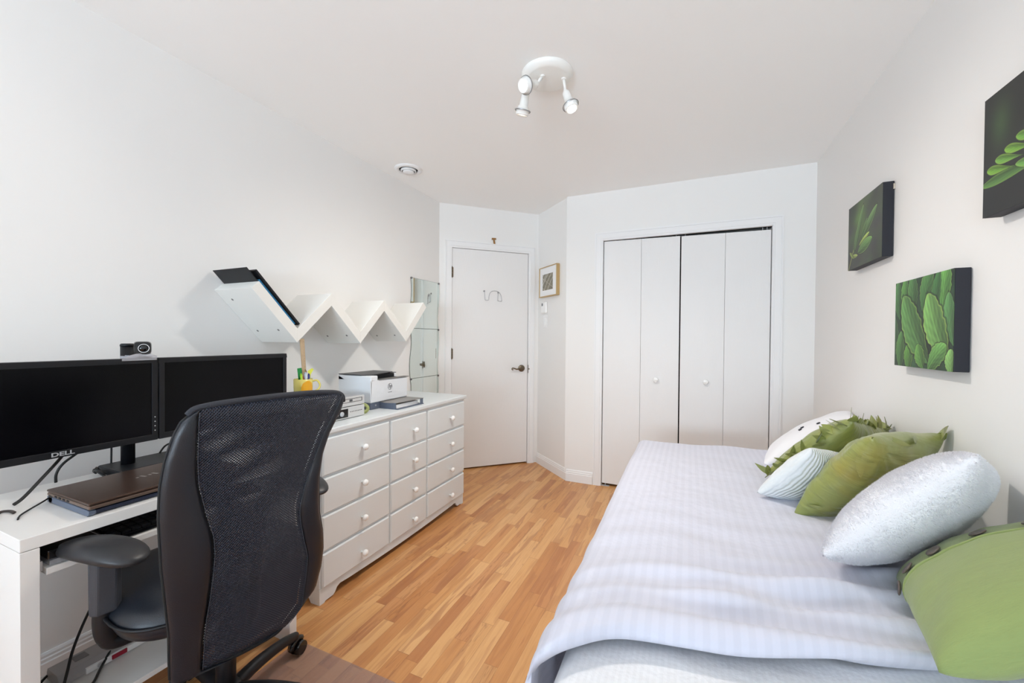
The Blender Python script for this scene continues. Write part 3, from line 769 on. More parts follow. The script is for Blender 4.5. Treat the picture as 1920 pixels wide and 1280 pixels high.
# cables on and around the desk
def cable(name, label, pts, r=0.0028, m_=CABLE, n=8, cat='cable', flat=1.0):
    mm = MB(); mm.tube(pts, r, n=n, flat=flat)
    return tag(mm.build(name, m_), label, cat)
cable('usb_cable', 'thin black cable curling from the left monitor onto the desk corner', [(-1.79, 0.385, 0.86), (-1.80, 0.36, 0.84), (-1.81, 0.322, 0.80), (-1.80, 0.315, 0.765), (-1.775, 0.345, 0.745), (-1.745, 0.40, 0.740), (-1.715, 0.435, 0.741)], 0.0024)
cable('display_cable', 'thick black cable slanting down behind the left monitor to the laptop', [(-1.83, 0.62, 0.87), (-1.80, 0.58, 0.83), (-1.77, 0.53, 0.785), (-1.745, 0.49, 0.752), (-1.735, 0.47, 0.742)], 0.0044)
cable('bent_power_cable', 'black cable with a kink behind the laptop', [(-1.86, 0.665, 0.87), (-1.87, 0.655, 0.835), (-1.875, 0.615, 0.80), (-1.88, 0.60, 0.77), (-1.885, 0.60, 0.740)], 0.0040)
cable('straight_cable', 'black vertical cable dropping behind the monitor gap', [(-1.90, 0.745, 0.88), (-1.90, 0.744, 0.80), (-1.898, 0.742, 0.742)], 0.003)
cable('coiled_cable', 'coiled black cable bundle beside the monitor stand base', [(-1.80, 0.69, 0.742), (-1.83, 0.68, 0.76), (-1.86, 0.69, 0.765), (-1.84, 0.698, 0.745), (-1.81, 0.692, 0.75), (-1.82, 0.672, 0.77), (-1.86, 0.682, 0.755), (-1.88, 0.695, 0.742)], 0.0034)
cable('looped_wire', 'black wires looping on the desk behind the right monitor', [(-1.86, 0.87, 0.77), (-1.88, 0.90, 0.79), (-1.88, 0.94, 0.798), (-1.87, 0.98, 0.79), (-1.88, 1.02, 0.775), (-1.86, 1.06, 0.785), (-1.87, 1.10, 0.77)], 0.0033)
cable('charging_lead', 'short thin lead running from the laptop corner across the desktop', [(-1.69, 0.522, 0.748), (-1.67, 0.50, 0.745), (-1.655, 0.475, 0.7395), (-1.628, 0.452, 0.7385), (-1.60, 0.44, 0.738)], 0.0022)
st = MB(); st.tube([(-1.64, 0.378 + 0.03, 0.7385), (-1.67, 0.42, 0.7395), (-1.70, 0.437, 0.740), (-1.69, 0.450, 0.7395), (-1.665, 0.452, 0.7385)], 0.004, n=8, flat=0.5)
tag(st.build('folded_strap', mat('strap_brown', (58, 50, 46), 0.6)), 'flat dark strap loop lying on the desk corner', 'strap')
cable('hanging_cable', 'thick black cable hanging straight down under the desk tray', [(-1.74, 0.648, 0.62), (-1.74, 0.648, 0.5), (-1.74, 0.650, 0.40), (-1.735, 0.675, 0.32), (-1.70, 0.700, 0.26), (-1.69, 0.700, 0.245)], 0.0050)
cable('wavy_cable', 'black cable winding down under the desk to the low shelf', [(-1.745, 0.655, 0.61), (-1.76, 0.72, 0.56), (-1.75, 0.70, 0.46), (-1.70, 0.62, 0.38), (-1.66, 0.565, 0.30), (-1.62, 0.535, 0.25), (-1.60, 0.520, 0.222)], 0.0036)
cable('curled_cable', 'black cable curled on the low desk shelf by the leg', [(-1.72, 0.69, 0.30), (-1.66, 0.66, 0.26), (-1.60, 0.60, 0.225), (-1.55, 0.555, 0.221), (-1.58, 0.50, 0.221), (-1.66, 0.49, 0.225), (-1.70, 0.53, 0.23), (-1.66, 0.55, 0.222)], 0.0036)
cable('dangling_wire', 'thin black wire dangling below the desk tray near the chair', [(-1.815, 0.80, 0.64), (-1.80, 0.80, 0.615), (-1.71, 0.81, 0.58), (-1.70, 0.86, 0.53), (-1.69, 0.88, 0.45)], 0.0024)

# power strip on the low shelf
ps = T('power_strip', 'grey and white surge protector with red switch on the low shelf', 'power strip', (-1.66, 0.66, 0.216))
m = MB(); m.prism([(-1.700, 0.219), (-1.622, 0.219), (-1.622, 0.233), (-1.634, 0.250), (-1.695, 0.252), (-1.700, 0.24)], lambda p, t: (p[0], t, p[1]), 0.52, 0.90)
m.build('strip_housing', mat('grey_metal_strip', (170, 166, 166), 0.4, metal=0.2), ps, bevel=0.002)
B(-1.623, -1.616, 0.575, 0.90, 0.219, 0.236).build('front_panel', PAPER, ps)
B(-1.617, -1.612, 0.632, 0.668, 0.2215, 0.2345).build('rocker_switch', mat('red_switch', (150, 20, 45), 0.25, spec=0.6), ps, bevel=0.001)
MB().lathe([(0.0075, 0), (0.0075, 0.004), (0.005, 0.004), (0.005, 0.0015), (0, 0.0015)], (-1.616, 0.605, 0.228), (1, 0, 0), n=20).build('reset_button', LIGHTGRAY, ps)
for k in range(5): B(-1.685, -1.655, 0.565 + k * 0.06, 0.595 + k * 0.06, 0.2500, 0.2522).build('outlet', mat('outlet_grey', (120, 116, 116), 0.5), ps)

# ---------------------------------------------------------------- chair mat
mt = MB(); mt.box(-1.42, -0.42, -0.15, 1.127, 0.0008, 0.0035)
tag(mt.build('chair_mat', MATV, bevel=0.001), 'translucent greyish vinyl chair mat on the wood floor', 'mat')

# ---------------------------------------------------------------- office chair (local: +x forward, +y = sitter's left)
th = math.radians(13)
ch = T('office_chair', 'black office chair with mesh and leather back facing the desk', 'chair', (-1.314, 0.785, 0), rot=(0, 0, PI - th))
prof = [ # z, left edge (+y), right edge (-y), left seam, right seam
 (0.352, 0.060, -0.020, 0.045, -0.005), (0.357, 0.150, -0.070, 0.123, -0.060), (0.365, 0.183, -0.095, 0.123, -0.085), (0.401, 0.185, -0.135, 0.122, -0.125), (0.441, 0.187, -0.170, 0.122, -0.126), (0.504, 0.190, -0.181, 0.121, -0.129), (0.563, 0.197, -0.182, 0.116, -0.128),
 (0.629, 0.204, -0.174, 0.112, -0.110), (0.676, 0.209, -0.163, 0.110, -0.100), (0.721, 0.211, -0.158, 0.113, -0.095), (0.800, 0.215, -0.157, 0.133, -0.113), (0.871, 0.214, -0.164, 0.147, -0.138),
 (0.931, 0.207, -0.183, 0.150, -0.160), (0.990, 0.193, -0.215, 0.150, -0.190), (1.020, 0.180, -0.224, 0.151, -0.205), (1.040, 0.160, -0.226, 0.150, -0.212), (1.050, 0.140, -0.210, 0.135, -0.205), (1.056, 0.090, -0.160, 0.088, -0.158)]
zs = [p[0] for p in prof]
def P_at(z, k):
    return float(np.interp(z, zs, [p[k] for p in prof]))
def xb(z, y):   # centre surface, slightly wrapped forward at the flanks
    y0 = y - 0.01
    return -0.22 - 0.123 * (z - 0.417) + 0.010 * (y0 / 0.2) ** 2 - 0.012 * math.exp(-((z - 0.62) / 0.15) ** 2) + 0.006
zl = np.linspace(0.3525, 1.0555, 60)
def bolster(side):
    m = MB(); n = 60; ring = 14
    def fn(u, v_):
        z = float(zl[int(round(v_ * (n - 1)))])
        e = P_at(z, 1 if side > 0 else 2); s_ = P_at(z, 3 if side > 0 else 4)
        c = (e + s_) / 2; w = abs(e - s_) / 2 + 0.001
        t = 2 * PI * u; th_ = min(0.021, w * 0.9 + 0.004)
        yy = c + w * math.copysign(abs(math.cos(t)) ** 0.8, math.cos(t)); xx = th_ * math.copysign(abs(math.sin(t)) ** 0.75, math.sin(t))
        return (xb(z, yy) + xx, yy, z)
    m.grid(33, n, fn)
    return m
lab(bolster(1).build('back_bolster', LEATH, ch, local=True), 'smooth black leather side panel')
lab(bolster(-1).build('back_bolster', LEATH, ch, local=True), 'smooth black leather side panel')
for off, nm, uo in ((-0.0165, 'back_net', 1.0), (0.0165, 'front_net', 1.0)):
    def fn(u, v_, off=off):
        z = 0.3525 + v_ * (1.0555 - 0.3525)
        a = P_at(z, 3); b = P_at(z, 4)
        y = a + (b - a) * u
        k = 1 - 0.9 * max(0, (z - 1.02) / 0.036) ** 2 if z > 1.02 else 1
        if z < 0.375: k = max(0.15, (z - 0.35) / 0.025)
        return (xb(z, y) + off * k * (1.0 - 0.25 * math.cos(PI * (u - 0.5)) ** 2 * (1 if off > 0 else -0.4)), y, z)
    def uvf(u, v_, s=uo, off=off):
        z = 0.3525 + v_ * (1.0555 - 0.3525); a = P_at(z, 3); b = P_at(z, 4)
        return ((a + (b - a) * u) * s + 3 + (0.10 * (z - 0.72) * abs(z - 0.72) + 0.12 * (a + (b - a) * u) ** 2 if off > 0 else 0), z * s + 1 + (0.11 * ((a + (b - a) * u) + 0.05) * (z - 0.86) + 0.10 * (z - 0.80) ** 2 if off > 0 else 0))
    m = MB(); m.grid(30, 70, fn, uvfn=uvf)
    lab(m.build(nm, NET, ch, local=True), 'see-through black woven net')
# piping and seams around the back
m = MB()
edge = [(xb(z, P_at(z, 1)) - 0.004, P_at(z, 1) + 0.0005, z) for z in np.linspace(0.36, 1.04, 34)]
m.tube(edge, 0.0035, n=6, sub=1)
edge2 = [(xb(z, P_at(z, 2)) - 0.004, P_at(z, 2) - 0.0005, z) for z in np.linspace(0.36, 1.03, 34)]
m.tube(edge2, 0.0035, n=6, sub=1)
bot = [(xb(0.36, y) - 0.002, y, z) for y, z in ((0.185, 0.366), (0.123, 0.360), (0.085, 0.355), (0.017, 0.351), (-0.04, 0.352), (-0.07, 0.358), (-0.121, 0.395), (-0.153, 0.412), (-0.170, 0.441))]
m.tube(bot, 0.006, n=8)
m.build('piping', BLKM, ch, local=True)
m = MB()
top = [(xb(z, y), y, z) for y, z in ((0.168, 1.034), (0.154, 1.047), (0.12, 1.053), (0.076, 1.056), (0, 1.0585), (-0.06, 1.0585), (-0.12, 1.057), (-0.17, 1.053), (-0.205, 1.047), (-0.222, 1.036), (-0.226, 1.018))]
m.tube(top, 0.009, n=10, flat=0.9)
m.build('top_edge', mat('net_binding', (40, 42, 50), 0.7, bump=0.6, bscale=500), ch, local=True)
m = MB()
for sgn in (3, 4):
    m.tube([(xb(z, P_at(z, sgn)) - 0.0172, P_at(z, sgn), z) for z in np.linspace(0.37, 1.04, 50)], 0.0008, n=5, sub=1)
lab(m.build('seam', mat('grey_thread', (66, 68, 76), 0.7), ch, local=True), 'grey stitched seam')
# seat cushion
def seat_fn(u, v_):
    a = 2 * PI * u
    if v_ < 0.5: r = v_ * 2; top_ = True
    else: r = (1 - v_) * 2; top_ = False
    c, s_ = math.cos(a), math.sin(a)
    x = 0.035 + 0.24 * math.copysign(abs(c) ** 0.55, c) * r; y = 0.01 + 0.262 * math.copysign(abs(s_) ** 0.55, s_) * r
    e = (1 - r ** 6)
    z = 0.510 + (0.042 * e + 0.006 * (1 - r * r)) if top_ else 0.500 - 0.062 * e ** 0.5
    if top_: z += -0.02 * max(0, (x - 0.18) / 0.1) ** 2 + 0.004 * noise.noise(Vector((x * 9, y * 9, 0)))
    return (x, y, z)
m = MB(); m.grid(64, 41, seat_fn); seat = m.build('seat', LEATH, ch, local=True)
m = MB()
ring = []
for i in range(49):
    a = 2 * PI * i / 48; c, s_ = math.cos(a), math.sin(a)
    ring.append((0.035 + 0.2415 * math.copysign(abs(c) ** 0.55, c), 0.01 + 0.2635 * math.copysign(abs(s_) ** 0.55, s_), 0.505))
m.tube(ring, 0.004, n=6, sub=1); m.build('seat_piping', BLKP, seat, local=True)
B(-0.08, 0.14, -0.12, 0.12, 0.415, 0.462).build('tilt_mechanism', BLKP, ch, local=True, bevel=0.01)
m = MB(); m.tube([(-0.04, 0, 0.435), (-0.15, 0, 0.42), (-0.205, 0, 0.44), (-0.222, 0, 0.56), (-0.232, 0, 0.66)], 0.02, n=10, flat=0.5, rr=[0.035, 0.03, 0.028, 0.028, 0.026]); m.build('back_bracket', BLKP, ch, local=True)
MB().cyl((0, 0, 0.10), (0, 0, 0.30), 0.027, n=24).cyl((0, 0, 0.30), (0, 0, 0.42), 0.015, n=20).build('gas_lift', BLKP, ch, local=True)
MB().lathe([(0.020, 0.055), (0.040, 0.060), (0.043, 0.08), (0.040, 0.125), (0.030, 0.135), (0.0, 0.135)], (0, 0, 0), n=28).build('base_hub', BLKP, ch, local=True)
wang = math.radians(100)
for k in range(5):
    a = wang + k * 2 * PI / 5 - (PI - th)
    c, s_ = math.cos(a), math.sin(a)
    m = MB(); m.tube([(0.02 * c, 0.02 * s_, 0.105), (0.12 * c, 0.12 * s_, 0.108), (0.22 * c, 0.22 * s_, 0.095), (0.285 * c, 0.285 * s_, 0.076)], 0.02, n=12, flat=0.8, rr=[0.027, 0.025, 0.022, 0.019])
    lg = m.build('leg', BLKP, ch, local=True)
    m = MB(); R_ = 0.285
    px, py = -s_, c
    q = (R_ * c + 0.012 * c, R_ * s_ + 0.012 * s_)
    for sg in (-1, 1):
        m.cyl((q[0] + px * sg * 0.006, q[1] + py * sg * 0.006, 0.0295), (q[0] + px * sg * 0.024, q[1] + py * sg * 0.024, 0.0295), 0.0255, 0.0235, n=24)
    m.cyl((R_ * c, R_ * s_, 0.04), (R_ * c, R_ * s_, 0.08), 0.006, n=8)
    m.tube([(q[0] - 0.03 * c, q[1] - 0.03 * s_, 0.035), (q[0] - 0.022 * c, q[1] - 0.022 * s_, 0.052), (q[0], q[1], 0.060), (q[0] + 0.02 * c, q[1] + 0.02 * s_, 0.05)], 0.011, n=8)
    m.build('caster', BLKG, lg, local=True)
# armrests
def armrest(sd):
    m = MB()
    cx, cy, zc = (-0.022 if sd > 0 else 0.10), sd * 0.300 + (0.0 if sd > 0 else 0.018), 0.674
    def fn(u, v_):
        a = 2 * PI * u; ph = PI * (v_ - 0.5)
        c, s_ = math.cos(a), math.sin(a); r = math.cos(ph) ** 0.55 if abs(v_ - .5) < .5 else 0.0
        x = (0.165 if sd > 0 else 0.15) * math.copysign(abs(c) ** 0.85, c) * r; w = 0.051 - 0.010 * (x / 0.150)
        y = w * math.copysign(abs(s_) ** 0.9, s_) * r
        z = 0.022 * math.sin(ph) - 0.012 * (x / 0.15) ** 2 + 0.004 * (x / 0.15)
        return (cx + x, cy + y, zc + z)
    if sd > 0:
        cx, cy = 0.0, 0.276; ca_, sa_ = math.cos(math.radians(28)), math.sin(math.radians(28))
        fn0 = fn
        def fn(u, v_):
            q = fn0(u, v_); X_ = (q[0] - cx) * 0.78; Y_ = (q[1] - cy) * 0.96
            return (cx + X_ * ca_ - Y_ * sa_, cy + X_ * sa_ + Y_ * ca_, q[2])
    m.grid(40, 20, fn)
    ar = m.build('armrest', ARMP, ch, local=True)
    m = MB(); yy = 0.270 if sd > 0 else -0.298; px_ = -0.012 if sd > 0 else 0.07
    m.prism([(px_ - 0.038, yy - 0.018), (px_ - 0.020, yy - 0.030), (px_ + 0.030, yy - 0.026), (px_ + 0.042, yy), (px_ + 0.030, yy + 0.026), (px_ - 0.020, yy + 0.030), (px_ - 0.038, yy + 0.018)], lambda p, t: (px_ + (p[0] - px_) * (0.86 + (t - 0.52) * 1.0), p[1], t), 0.520, 0.662)
    lab(m.build('post_sleeve', CHARC, ar, local=True, bevel=0.004), 'dark grey sleeve')
    m = MB(); m.tube([(px_, yy, 0.55), (px_, yy, 0.49), (px_, yy - sd * 0.006, 0.450), (px_ - 0.005, yy - sd * 0.03, 0.428), (px_ - 0.01, sd * 0.12, 0.432)], 0.03, n=12, flat=1.0, rr=[0.022, 0.024, 0.024, 0.020, 0.014])
    m.build('support', BLKP, ar, local=True)
    MB().cyl((px_ + 0.03, yy, 0.640), (px_ + 0.075, yy, 0.640), 0.013, n=14).build('height_button', BLKP, ar, local=True)
    return ar
armrest(1); armrest(-1)

# ---------------------------------------------------------------- zigzag wall shelf
sh = T('zigzag_shelf', 'white zigzag wall shelf mounted above the dresser', 'shelf', (XL, 1.84, 1.3))
SX = -1.80
ctr = [(1.203, 1.457), (1.418, 1.227), (1.629, 1.427), (1.841, 1.219), (2.046, 1.426), (2.266, 1.228), (2.481, 1.465)]
tt = 0.0245
def offl(i, sgn):   # mitred offset point
    p = Vector(ctr[i])
    if i in (0, len(ctr) - 1):
        q = Vector(ctr[1] if i == 0 else ctr[-2]); d = (q - p) if i == 0 else (p - q); d.normalize()
        return p + Vector((-d.y, d.x)) * tt * sgn
    d1 = (p - Vector(ctr[i - 1])).normalized(); d2 = (Vector(ctr[i + 1]) - p).normalized()
    n1 = Vector((-d1.y, d1.x)); n2 = Vector((-d2.y, d2.x)); b = (n1 + n2).normalized()
    return p + b * (tt * sgn / b.dot(n1))
for i in range(6):
    q = [offl(i, 1), offl(i + 1, 1), offl(i + 1, -1), offl(i, -1)]
    m = MB(); m.prism([(p.x, p.y) for p in q], lambda p, t: (t, p[0], p[1]), XL + 0.001, SX)
    bo = m.build('board', SHELFW, sh, bevel=0.0008)
    if i % 2 == 0:
        d = (q[1] - q[0]).normalized(); nrm = Vector((d.y, -d.x))
        for s_, x in ((0.06, XL + 0.07), (0.26, XL + 0.05), (0.255, SX - 0.06)):
            c = Vector(ctr[i]) + d * s_ + nrm * tt
            mm = MB(); mm.cyl((x, c.x, c.y), (x, c.x + nrm.x * 0.001, c.y + nrm.y * 0.001), 0.006, n=12)
            mm.build('screw_hole', mat('hole_grey', (120, 118, 115), 0.6), bo)

# folders lying on the first slope
d = (Vector(ctr[1]) - Vector(ctr[0])).normalized(); nu = Vector((-d.y, d.x))
def sloped(name, label, cat, s0, s1, h0, h1, x0, x1, m_, bev=0.001, extra=None):
    t = T(name, label, cat, (XL + 0.1, ctr[0][0], ctr[0][1]))
    def pt(s_, h):
        c = Vector(ctr[0]) + d * s_ + nu * (tt + h); return (c.x, c.y)
    m = MB(); m.prism([pt(s0, h0), pt(s1, h0), pt(s1, h1), pt(s0, h1)], lambda p, q: (q, p[0], p[1]), x0, x1)
    m.build('cover', m_, t, bevel=bev)
    if extra: extra(t, pt)
    return t
def ex1(t, pt):
    m = MB(); m.prism([pt(-0.062, 0.0045), pt(0.2, 0.0045), pt(0.2, 0.0065), pt(-0.062, 0.0065)], lambda p, q: (q, p[0], p[1]), XL + 0.02, SX - 0.03)
    m.build('paper_sheets', PAPER, t)
sloped('leather_document_folder', 'wide black document folder sticking out past the shelf end', 'folder', -0.075, 0.18, 0.001, 0.004, XL + 0.012, SX - 0.012, BLKP, extra=ex1)
def ex2(t, pt):
    m = MB(); m.prism([pt(0.02, 0.0175), pt(0.262, 0.0175), pt(0.262, 0.019), pt(0.02, 0.019)], lambda p, q: (q, p[0], p[1]), XL + 0.02, SX - 0.02)
    m.build('paper_sheets', PAPER, t)
sloped('blue_ring_binder', 'bright blue binder lying on the sloping shelf board', 'binder', 0.0, 0.270, 0.008, 0.017, XL + 0.015, SX - 0.015, mat('blue_vinyl', (42, 128, 178), 0.35), extra=ex2)
sloped('black_ring_binder', 'black binder on top of the blue one on the shelf', 'binder', -0.045, 0.285, 0.0195, 0.032, XL + 0.015, SX - 0.006, BLKP, bev=0.003)

# ---------------------------------------------------------------- wavy mirrors
def mirror(z0, z1, label):
    t = T('wavy_mirror', label, 'mirror', (XL, 2.86, z0), 'wavy mirror tiles stacked beside the door')
    ya, yb = 2.656, 3.052
    n = 20; L = []; R = []
    for i in range(n + 1):
        k = i / n; z = z1 + (z0 - z1) * k
        w = 0.011 * math.sin(2 * PI * k)
        L.append((ya + w, z)); R.append((yb + w, z))
    poly = L + R[::-1]
    m = MB(); m.prism(poly, lambda p, q: (q, p[0], p[1]), XL + 0.002, XL + 0.0056); m.build('glass_edge', MIRE, t)
    m = MB(); m.add([(XL + 0.0062, p[0] * 0.9985 + 0.0043, (p[1] - (z0 + z1) / 2) * 0.994 + (z0 + z1) / 2) for p in poly], [tuple(range(len(poly)))])
    m.build('mirror_face', MIRR, t)
    for y, z in ((ya + 0.006, z1 - 0.004), (yb - 0.002, z1 - 0.004)):
        m = MB().lathe([(0.0085, 0.001), (0.009, 0.008), (0.006, 0.012), (0, 0.013)], (XL + 0.001, y, z), (1, 0, 0), n=16)
        m.build('corner_clip', mat('clip_steel', (120, 118, 120), 0.3, metal=0.8), t)
mirror(1.299, 1.711, 'top wavy mirror tile beside the door, partly behind the zigzag shelf')
mirror(0.889, 1.297, 'middle wavy mirror tile on the wall below the zigzag shelf end')
mirror(0.50, 0.887, 'lowest visible wavy mirror tile, just above the dresser top')

# ---------------------------------------------------------------- printer
pr_ = T('laser_printer', 'white laser printer with dark lid and paper tray on the dresser', 'printer', (-1.80, 1.97, DZ))
PX0, PX1, PY0, PY1 = -1.925, -1.675, 1.795, 2.125
m = MB(); zb_ = DZ + 0.040
m.box(PX0, PX1, PY0, PY1, zb_, 0.965)
m.box(PX0, PX1, PY0, PY0 + 0.058, 0.965, 0.996); m.box(PX0, PX1 - 0.09, PY1 - 0.03, PY1, 0.965, 0.985); m.box(PX0, PX0 + 0.05, PY0, PY1, 0.965, 0.996)
bd_ = m.build('housing', PRW, pr_, bevel=0.006, seg=3)
B(PX0 + 0.005, PX1 - 0.006, PY0 + 0.004, PY1 - 0.004, DZ, DZ + 0.041).build('base', PRD, pr_, bevel=0.004)
text('size_mark', '12', 0.012, (PX1 - 0.0055, PY0 + 0.045, DZ + 0.022), (PI / 2, 0, PI / 2), LIGHTGRAY, pr_)
B(PX0 + 0.05, PX1 - 0.035, PY0 + 0.058, PY1 - 0.03, 0.9655, 0.969).build('output_slot', BLKM, pr_)
B(PX0 + 0.05, PX1 - 0.08, PY0 + 0.058, PY1 - 0.035, 0.969, 0.991).build('inner_bay', BLKP, pr_)
B(PX1 - 0.04, PX1 + 0.004, PY0 + 0.065, PY1 + 0.012, 0.968, 0.972).build('output_flap', mat('flap_grey', (110, 108, 106), 0.4), pr_, bevel=0.001)
m = MB()
m.prism([(PX0 - 0.004, PY0 + 0.002), (PX1 - 0.075, PY0 - 0.002), (PX1 - 0.03, PY0 + 0.05), (PX1 - 0.085, PY1 - 0.045), (PX0 - 0.004, PY1 - 0.03)], lambda p, t: (p[0], p[1], t), 0.997, 1.002)
m.build('lid', PRL, pr_, bevel=0.001)
B(PX0, PX1 - 0.10, PY1 - 0.05, PY1 + 0.01, 0.990, 0.994).build('rear_lid', PRL, pr_, bevel=0.001)
# tray
m = MB(); m.prism([(PX1 - 0.01, PY0 + 0.085), (PX1 + 0.05, PY0 + 0.07), (PX1 + 0.115, PY0 + 0.09), (PX1 + 0.13, PY1 - 0.004), (PX1 - 0.01, PY1 - 0.004)], lambda p, t: (p[0], p[1], t), DZ + 0.036, DZ + 0.0385)
m.build('tray_cover', mat('smoked_cover', (120, 116, 112), 0.3), pr_)
m = MB(); m.box(PX1 - 0.01, PX1 + 0.13, PY0 + 0.08, PY1 - 0.002, DZ, DZ + 0.005)
m.box(PX1 - 0.01, PX1 + 0.11, PY0 + 0.082, PY0 + 0.086, DZ, DZ + 0.036); m.box(PX1 + 0.122, PX1 + 0.126, PY1 - 0.03, PY1 - 0.004, DZ, DZ + 0.036)
m.build('paper_tray', PRD, pr_)
B(PX1 - 0.01, PX1 + 0.108, PY0 + 0.092, PY1 - 0.035, DZ + 0.005, DZ + 0.026).build('paper_stack', PAPER, pr_)
LOGO = mat('logo_dark', (70, 74, 84), 0.4)
m = MB(); m.lathe([(0.0195, 0.0), (0.0195, 0.0008), (0.0178, 0.0008), (0.0178, 0.0)], (PX1 + 0.0001, 1.957, 0.922), (1, 0, 0), n=40, caps=False)
lg_ = m.build('round_logo', LOGO, pr_)
text('logo_letters', 'hp', 0.034, (PX1 + 0.0006, 1.957, 0.9245), (PI / 2, 0, PI / 2), LOGO, lg_, shear=0.3, xs=0.85)
text('model_lettering', 'LaserJet M209', 0.006, (PX1 + 0.0006, 1.957, 0.888), (PI / 2, 0, PI / 2), mat('faint_grey', (150, 152, 156), 0.5), pr_)

# disc player stack
def deck(z0, z1, label, kind):
    t = T('disc_player' if kind else 'video_recorder', label, 'player', (-1.74, 1.52, z0))
    x0, x1, y0_, y1_ = -1.885, -1.605, 1.372, 1.672
    B(x0, x1 - 0.012, y0_ + 0.002, y1_ - 0.002, z0 + 0.004, z1).build('case', mat('case_silver', (168, 170, 174), 0.38, metal=0.4), t, bevel=0.002)
    B(x1 - 0.013, x1, y0_, y1_, z0 + 0.003, z1 - 0.001).build('front_panel', mat('front_silver', (205, 206, 205), 0.4, metal=0.15), t, bevel=0.002)
    h = z1 - z0
    if kind:
        m = MB(); m.box(x1, x1 + 0.0008, y0_ + 0.12, y1_ - 0.018, z0 + h * 0.42, z0 + h * 0.46); m.box(x1, x1 + 0.0008, y0_ + 0.12, y1_ - 0.018, z0 + h * 0.76, z0 + h * 0.80)
        m.box(x1, x1 + 0.0008, y1_ - 0.021, y1_ - 0.018, z0 + h * 0.42, z0 + h * 0.8); m.build('tray_outline', BLKM, t)
        B(x1, x1 + 0.001, y1_ - 0.105, y1_ - 0.085, z0 + h * 0.5, z0 + h * 0.72).build('disc_badge', mat('badge_dark', (80, 82, 84), 0.4), t)
    else:
        B(x1, x1 + 0.0015, y0_ + 0.04, y1_ - 0.115, z0 + h * 0.16, z0 + h * 0.86).build('display_window', BLKG, t)
        MB().lathe([(0.012, 0), (0.012, 0.006), (0.009, 0.009), (0, 0.009)], (x1 + 0.001, y1_ - 0.158, z0 + h * 0.5), (1, 0, 0), n=24).build('dial', SILV, t)
        MB().lathe([(0.007, 0), (0.007, 0.005), (0, 0.006)], (x1 + 0.001, y1_ - 0.186, z0 + h * 0.5), (1, 0, 0), n=20).build('push_button', SILV, t)
        m = MB()
        for k in range(8): m.box(x1, x1 + 0.0012, y1_ - 0.100 + k * 0.011, y1_ - 0.096 + k * 0.011, z0 + h * 0.52, z0 + h * 0.58)
        m.build('button_row', BLKM, t)
    for x in (x0 + 0.03, x1 - 0.04):
        for y in (y0_ + 0.03, y1_ - 0.03): MB().cyl((x, y, z0), (x, y, z0 + 0.005), 0.010, n=12).build('rubber_foot', BLKM, t)
deck(DZ, 0.861, 'lower silver player with black display window and dial on the dresser', 0)
deck(0.861, 0.912, 'slim silver disc player stacked on top of the other player', 1)
gr = T('green_tape_roll', 'pale green round tape roll wedged between player and printer', 'tape roll', (-1.70, 1.735, DZ))
m = MB(); m.lathe([(0.024, -0.010), (0.0275, -0.010), (0.0275, 0.010), (0.024, 0.010)], (-1.640, 1.705, DZ + 0.0285), (0.8, -0.6, 0), n=32, caps=False)
m.lathe([(0.011, -0.009), (0.024, -0.009), (0.024, 0.009), (0.011, 0.009), (0.011, -0.009)], (-1.640, 1.705, DZ + 0.0285), (0.8, -0.6, 0), n=32, caps=False)
m.build('tape', mat('pale_green_tape', (176, 186, 120), 0.5), gr)

# mug with pens, yardstick
MZ = 0.9125; mc = Vector((-1.845, 1.487, MZ))
mg = T('pen_mug', 'pale yellow mug holding pens behind the chair back', 'mug', mc)
m = MB(); m.lathe([(0.0, 0.002), (0.036, 0.0), (0.043, 0.004), (0.045, 0.05), (0.0455, 0.088), (0.0435, 0.089), (0.0425, 0.05), (0.040, 0.008), (0.0, 0.006)], mc, n=40)
MUGY = mat('mug_yellow', (222, 208, 110), 0.25, coat=0.3)
m.build('mug_body', MUGY, mg)
m = MB(); dd = Vector((0.55, 0.83, 0)); 
m.tube([mc + dd * 0.044 + Vector((0, 0, 0.075)), mc + dd * 0.066 + Vector((0, 0, 0.078)), mc + dd * 0.080 + Vector((0, 0, 0.055)), mc + dd * 0.072 + Vector((0, 0, 0.03)), mc + dd * 0.044 + Vector((0, 0, 0.018))], 0.005, n=8)
m.build('handle', MUGY, mg)
m = MB()   # orange round patch printed on the side
nrm = Vector((0.88, -0.30, 0)).normalized(); a0 = math.atan2(nrm.y, nrm.x)
vs = []; n = 14
def pf(u, v_):
    a = a0 + 0.15 + (u - 0.5) * 1.5; z = 0.006 + v_ * 0.078
    k = ((u - 0.5) * 2) ** 2 + ((v_ - 0.45) * 1.9) ** 2
    return (mc.x + 0.0466 * math.cos(a), mc.y + 0.0466 * math.sin(a), mc.z + z), k
for i in range(24):
    for j in range(24):
        q = [pf(i / 24, j / 24), pf((i + 1) / 24, j / 24), pf((i + 1) / 24, (j + 1) / 24), pf(i / 24, (j + 1) / 24)]
        if max(x[1] for x in q) < 1.0: m.add([x[0] for x in q], [(0, 1, 2, 3)], True)
lab(m.build('orange_patch', mat('mug_orange', (236, 170, 20), 0.25, coat=0.3), mg), 'plain orange-yellow round print')
def stick(name, label, p0, p1, r, m_, cat='pen', cap=None):
    t = T(name, label, cat, p0); MB().cyl(p0, p1, r, n=10).build('barrel', m_, t)
    a = Vector(p0); b = Vector(p1); MB().cyl(b, b + (b - a).normalized() * 0.008, r, r * 0.4, n=10).build('cap', cap or m_, t)
    return t
def mp(dx, dy, dz): return (mc.x + dx, mc.y + dy, mc.z + dz)
gm = T('green_ruler', 'short wide green plastic ruler in the mug', 'ruler', mp(0.0, -0.02, 0.01))
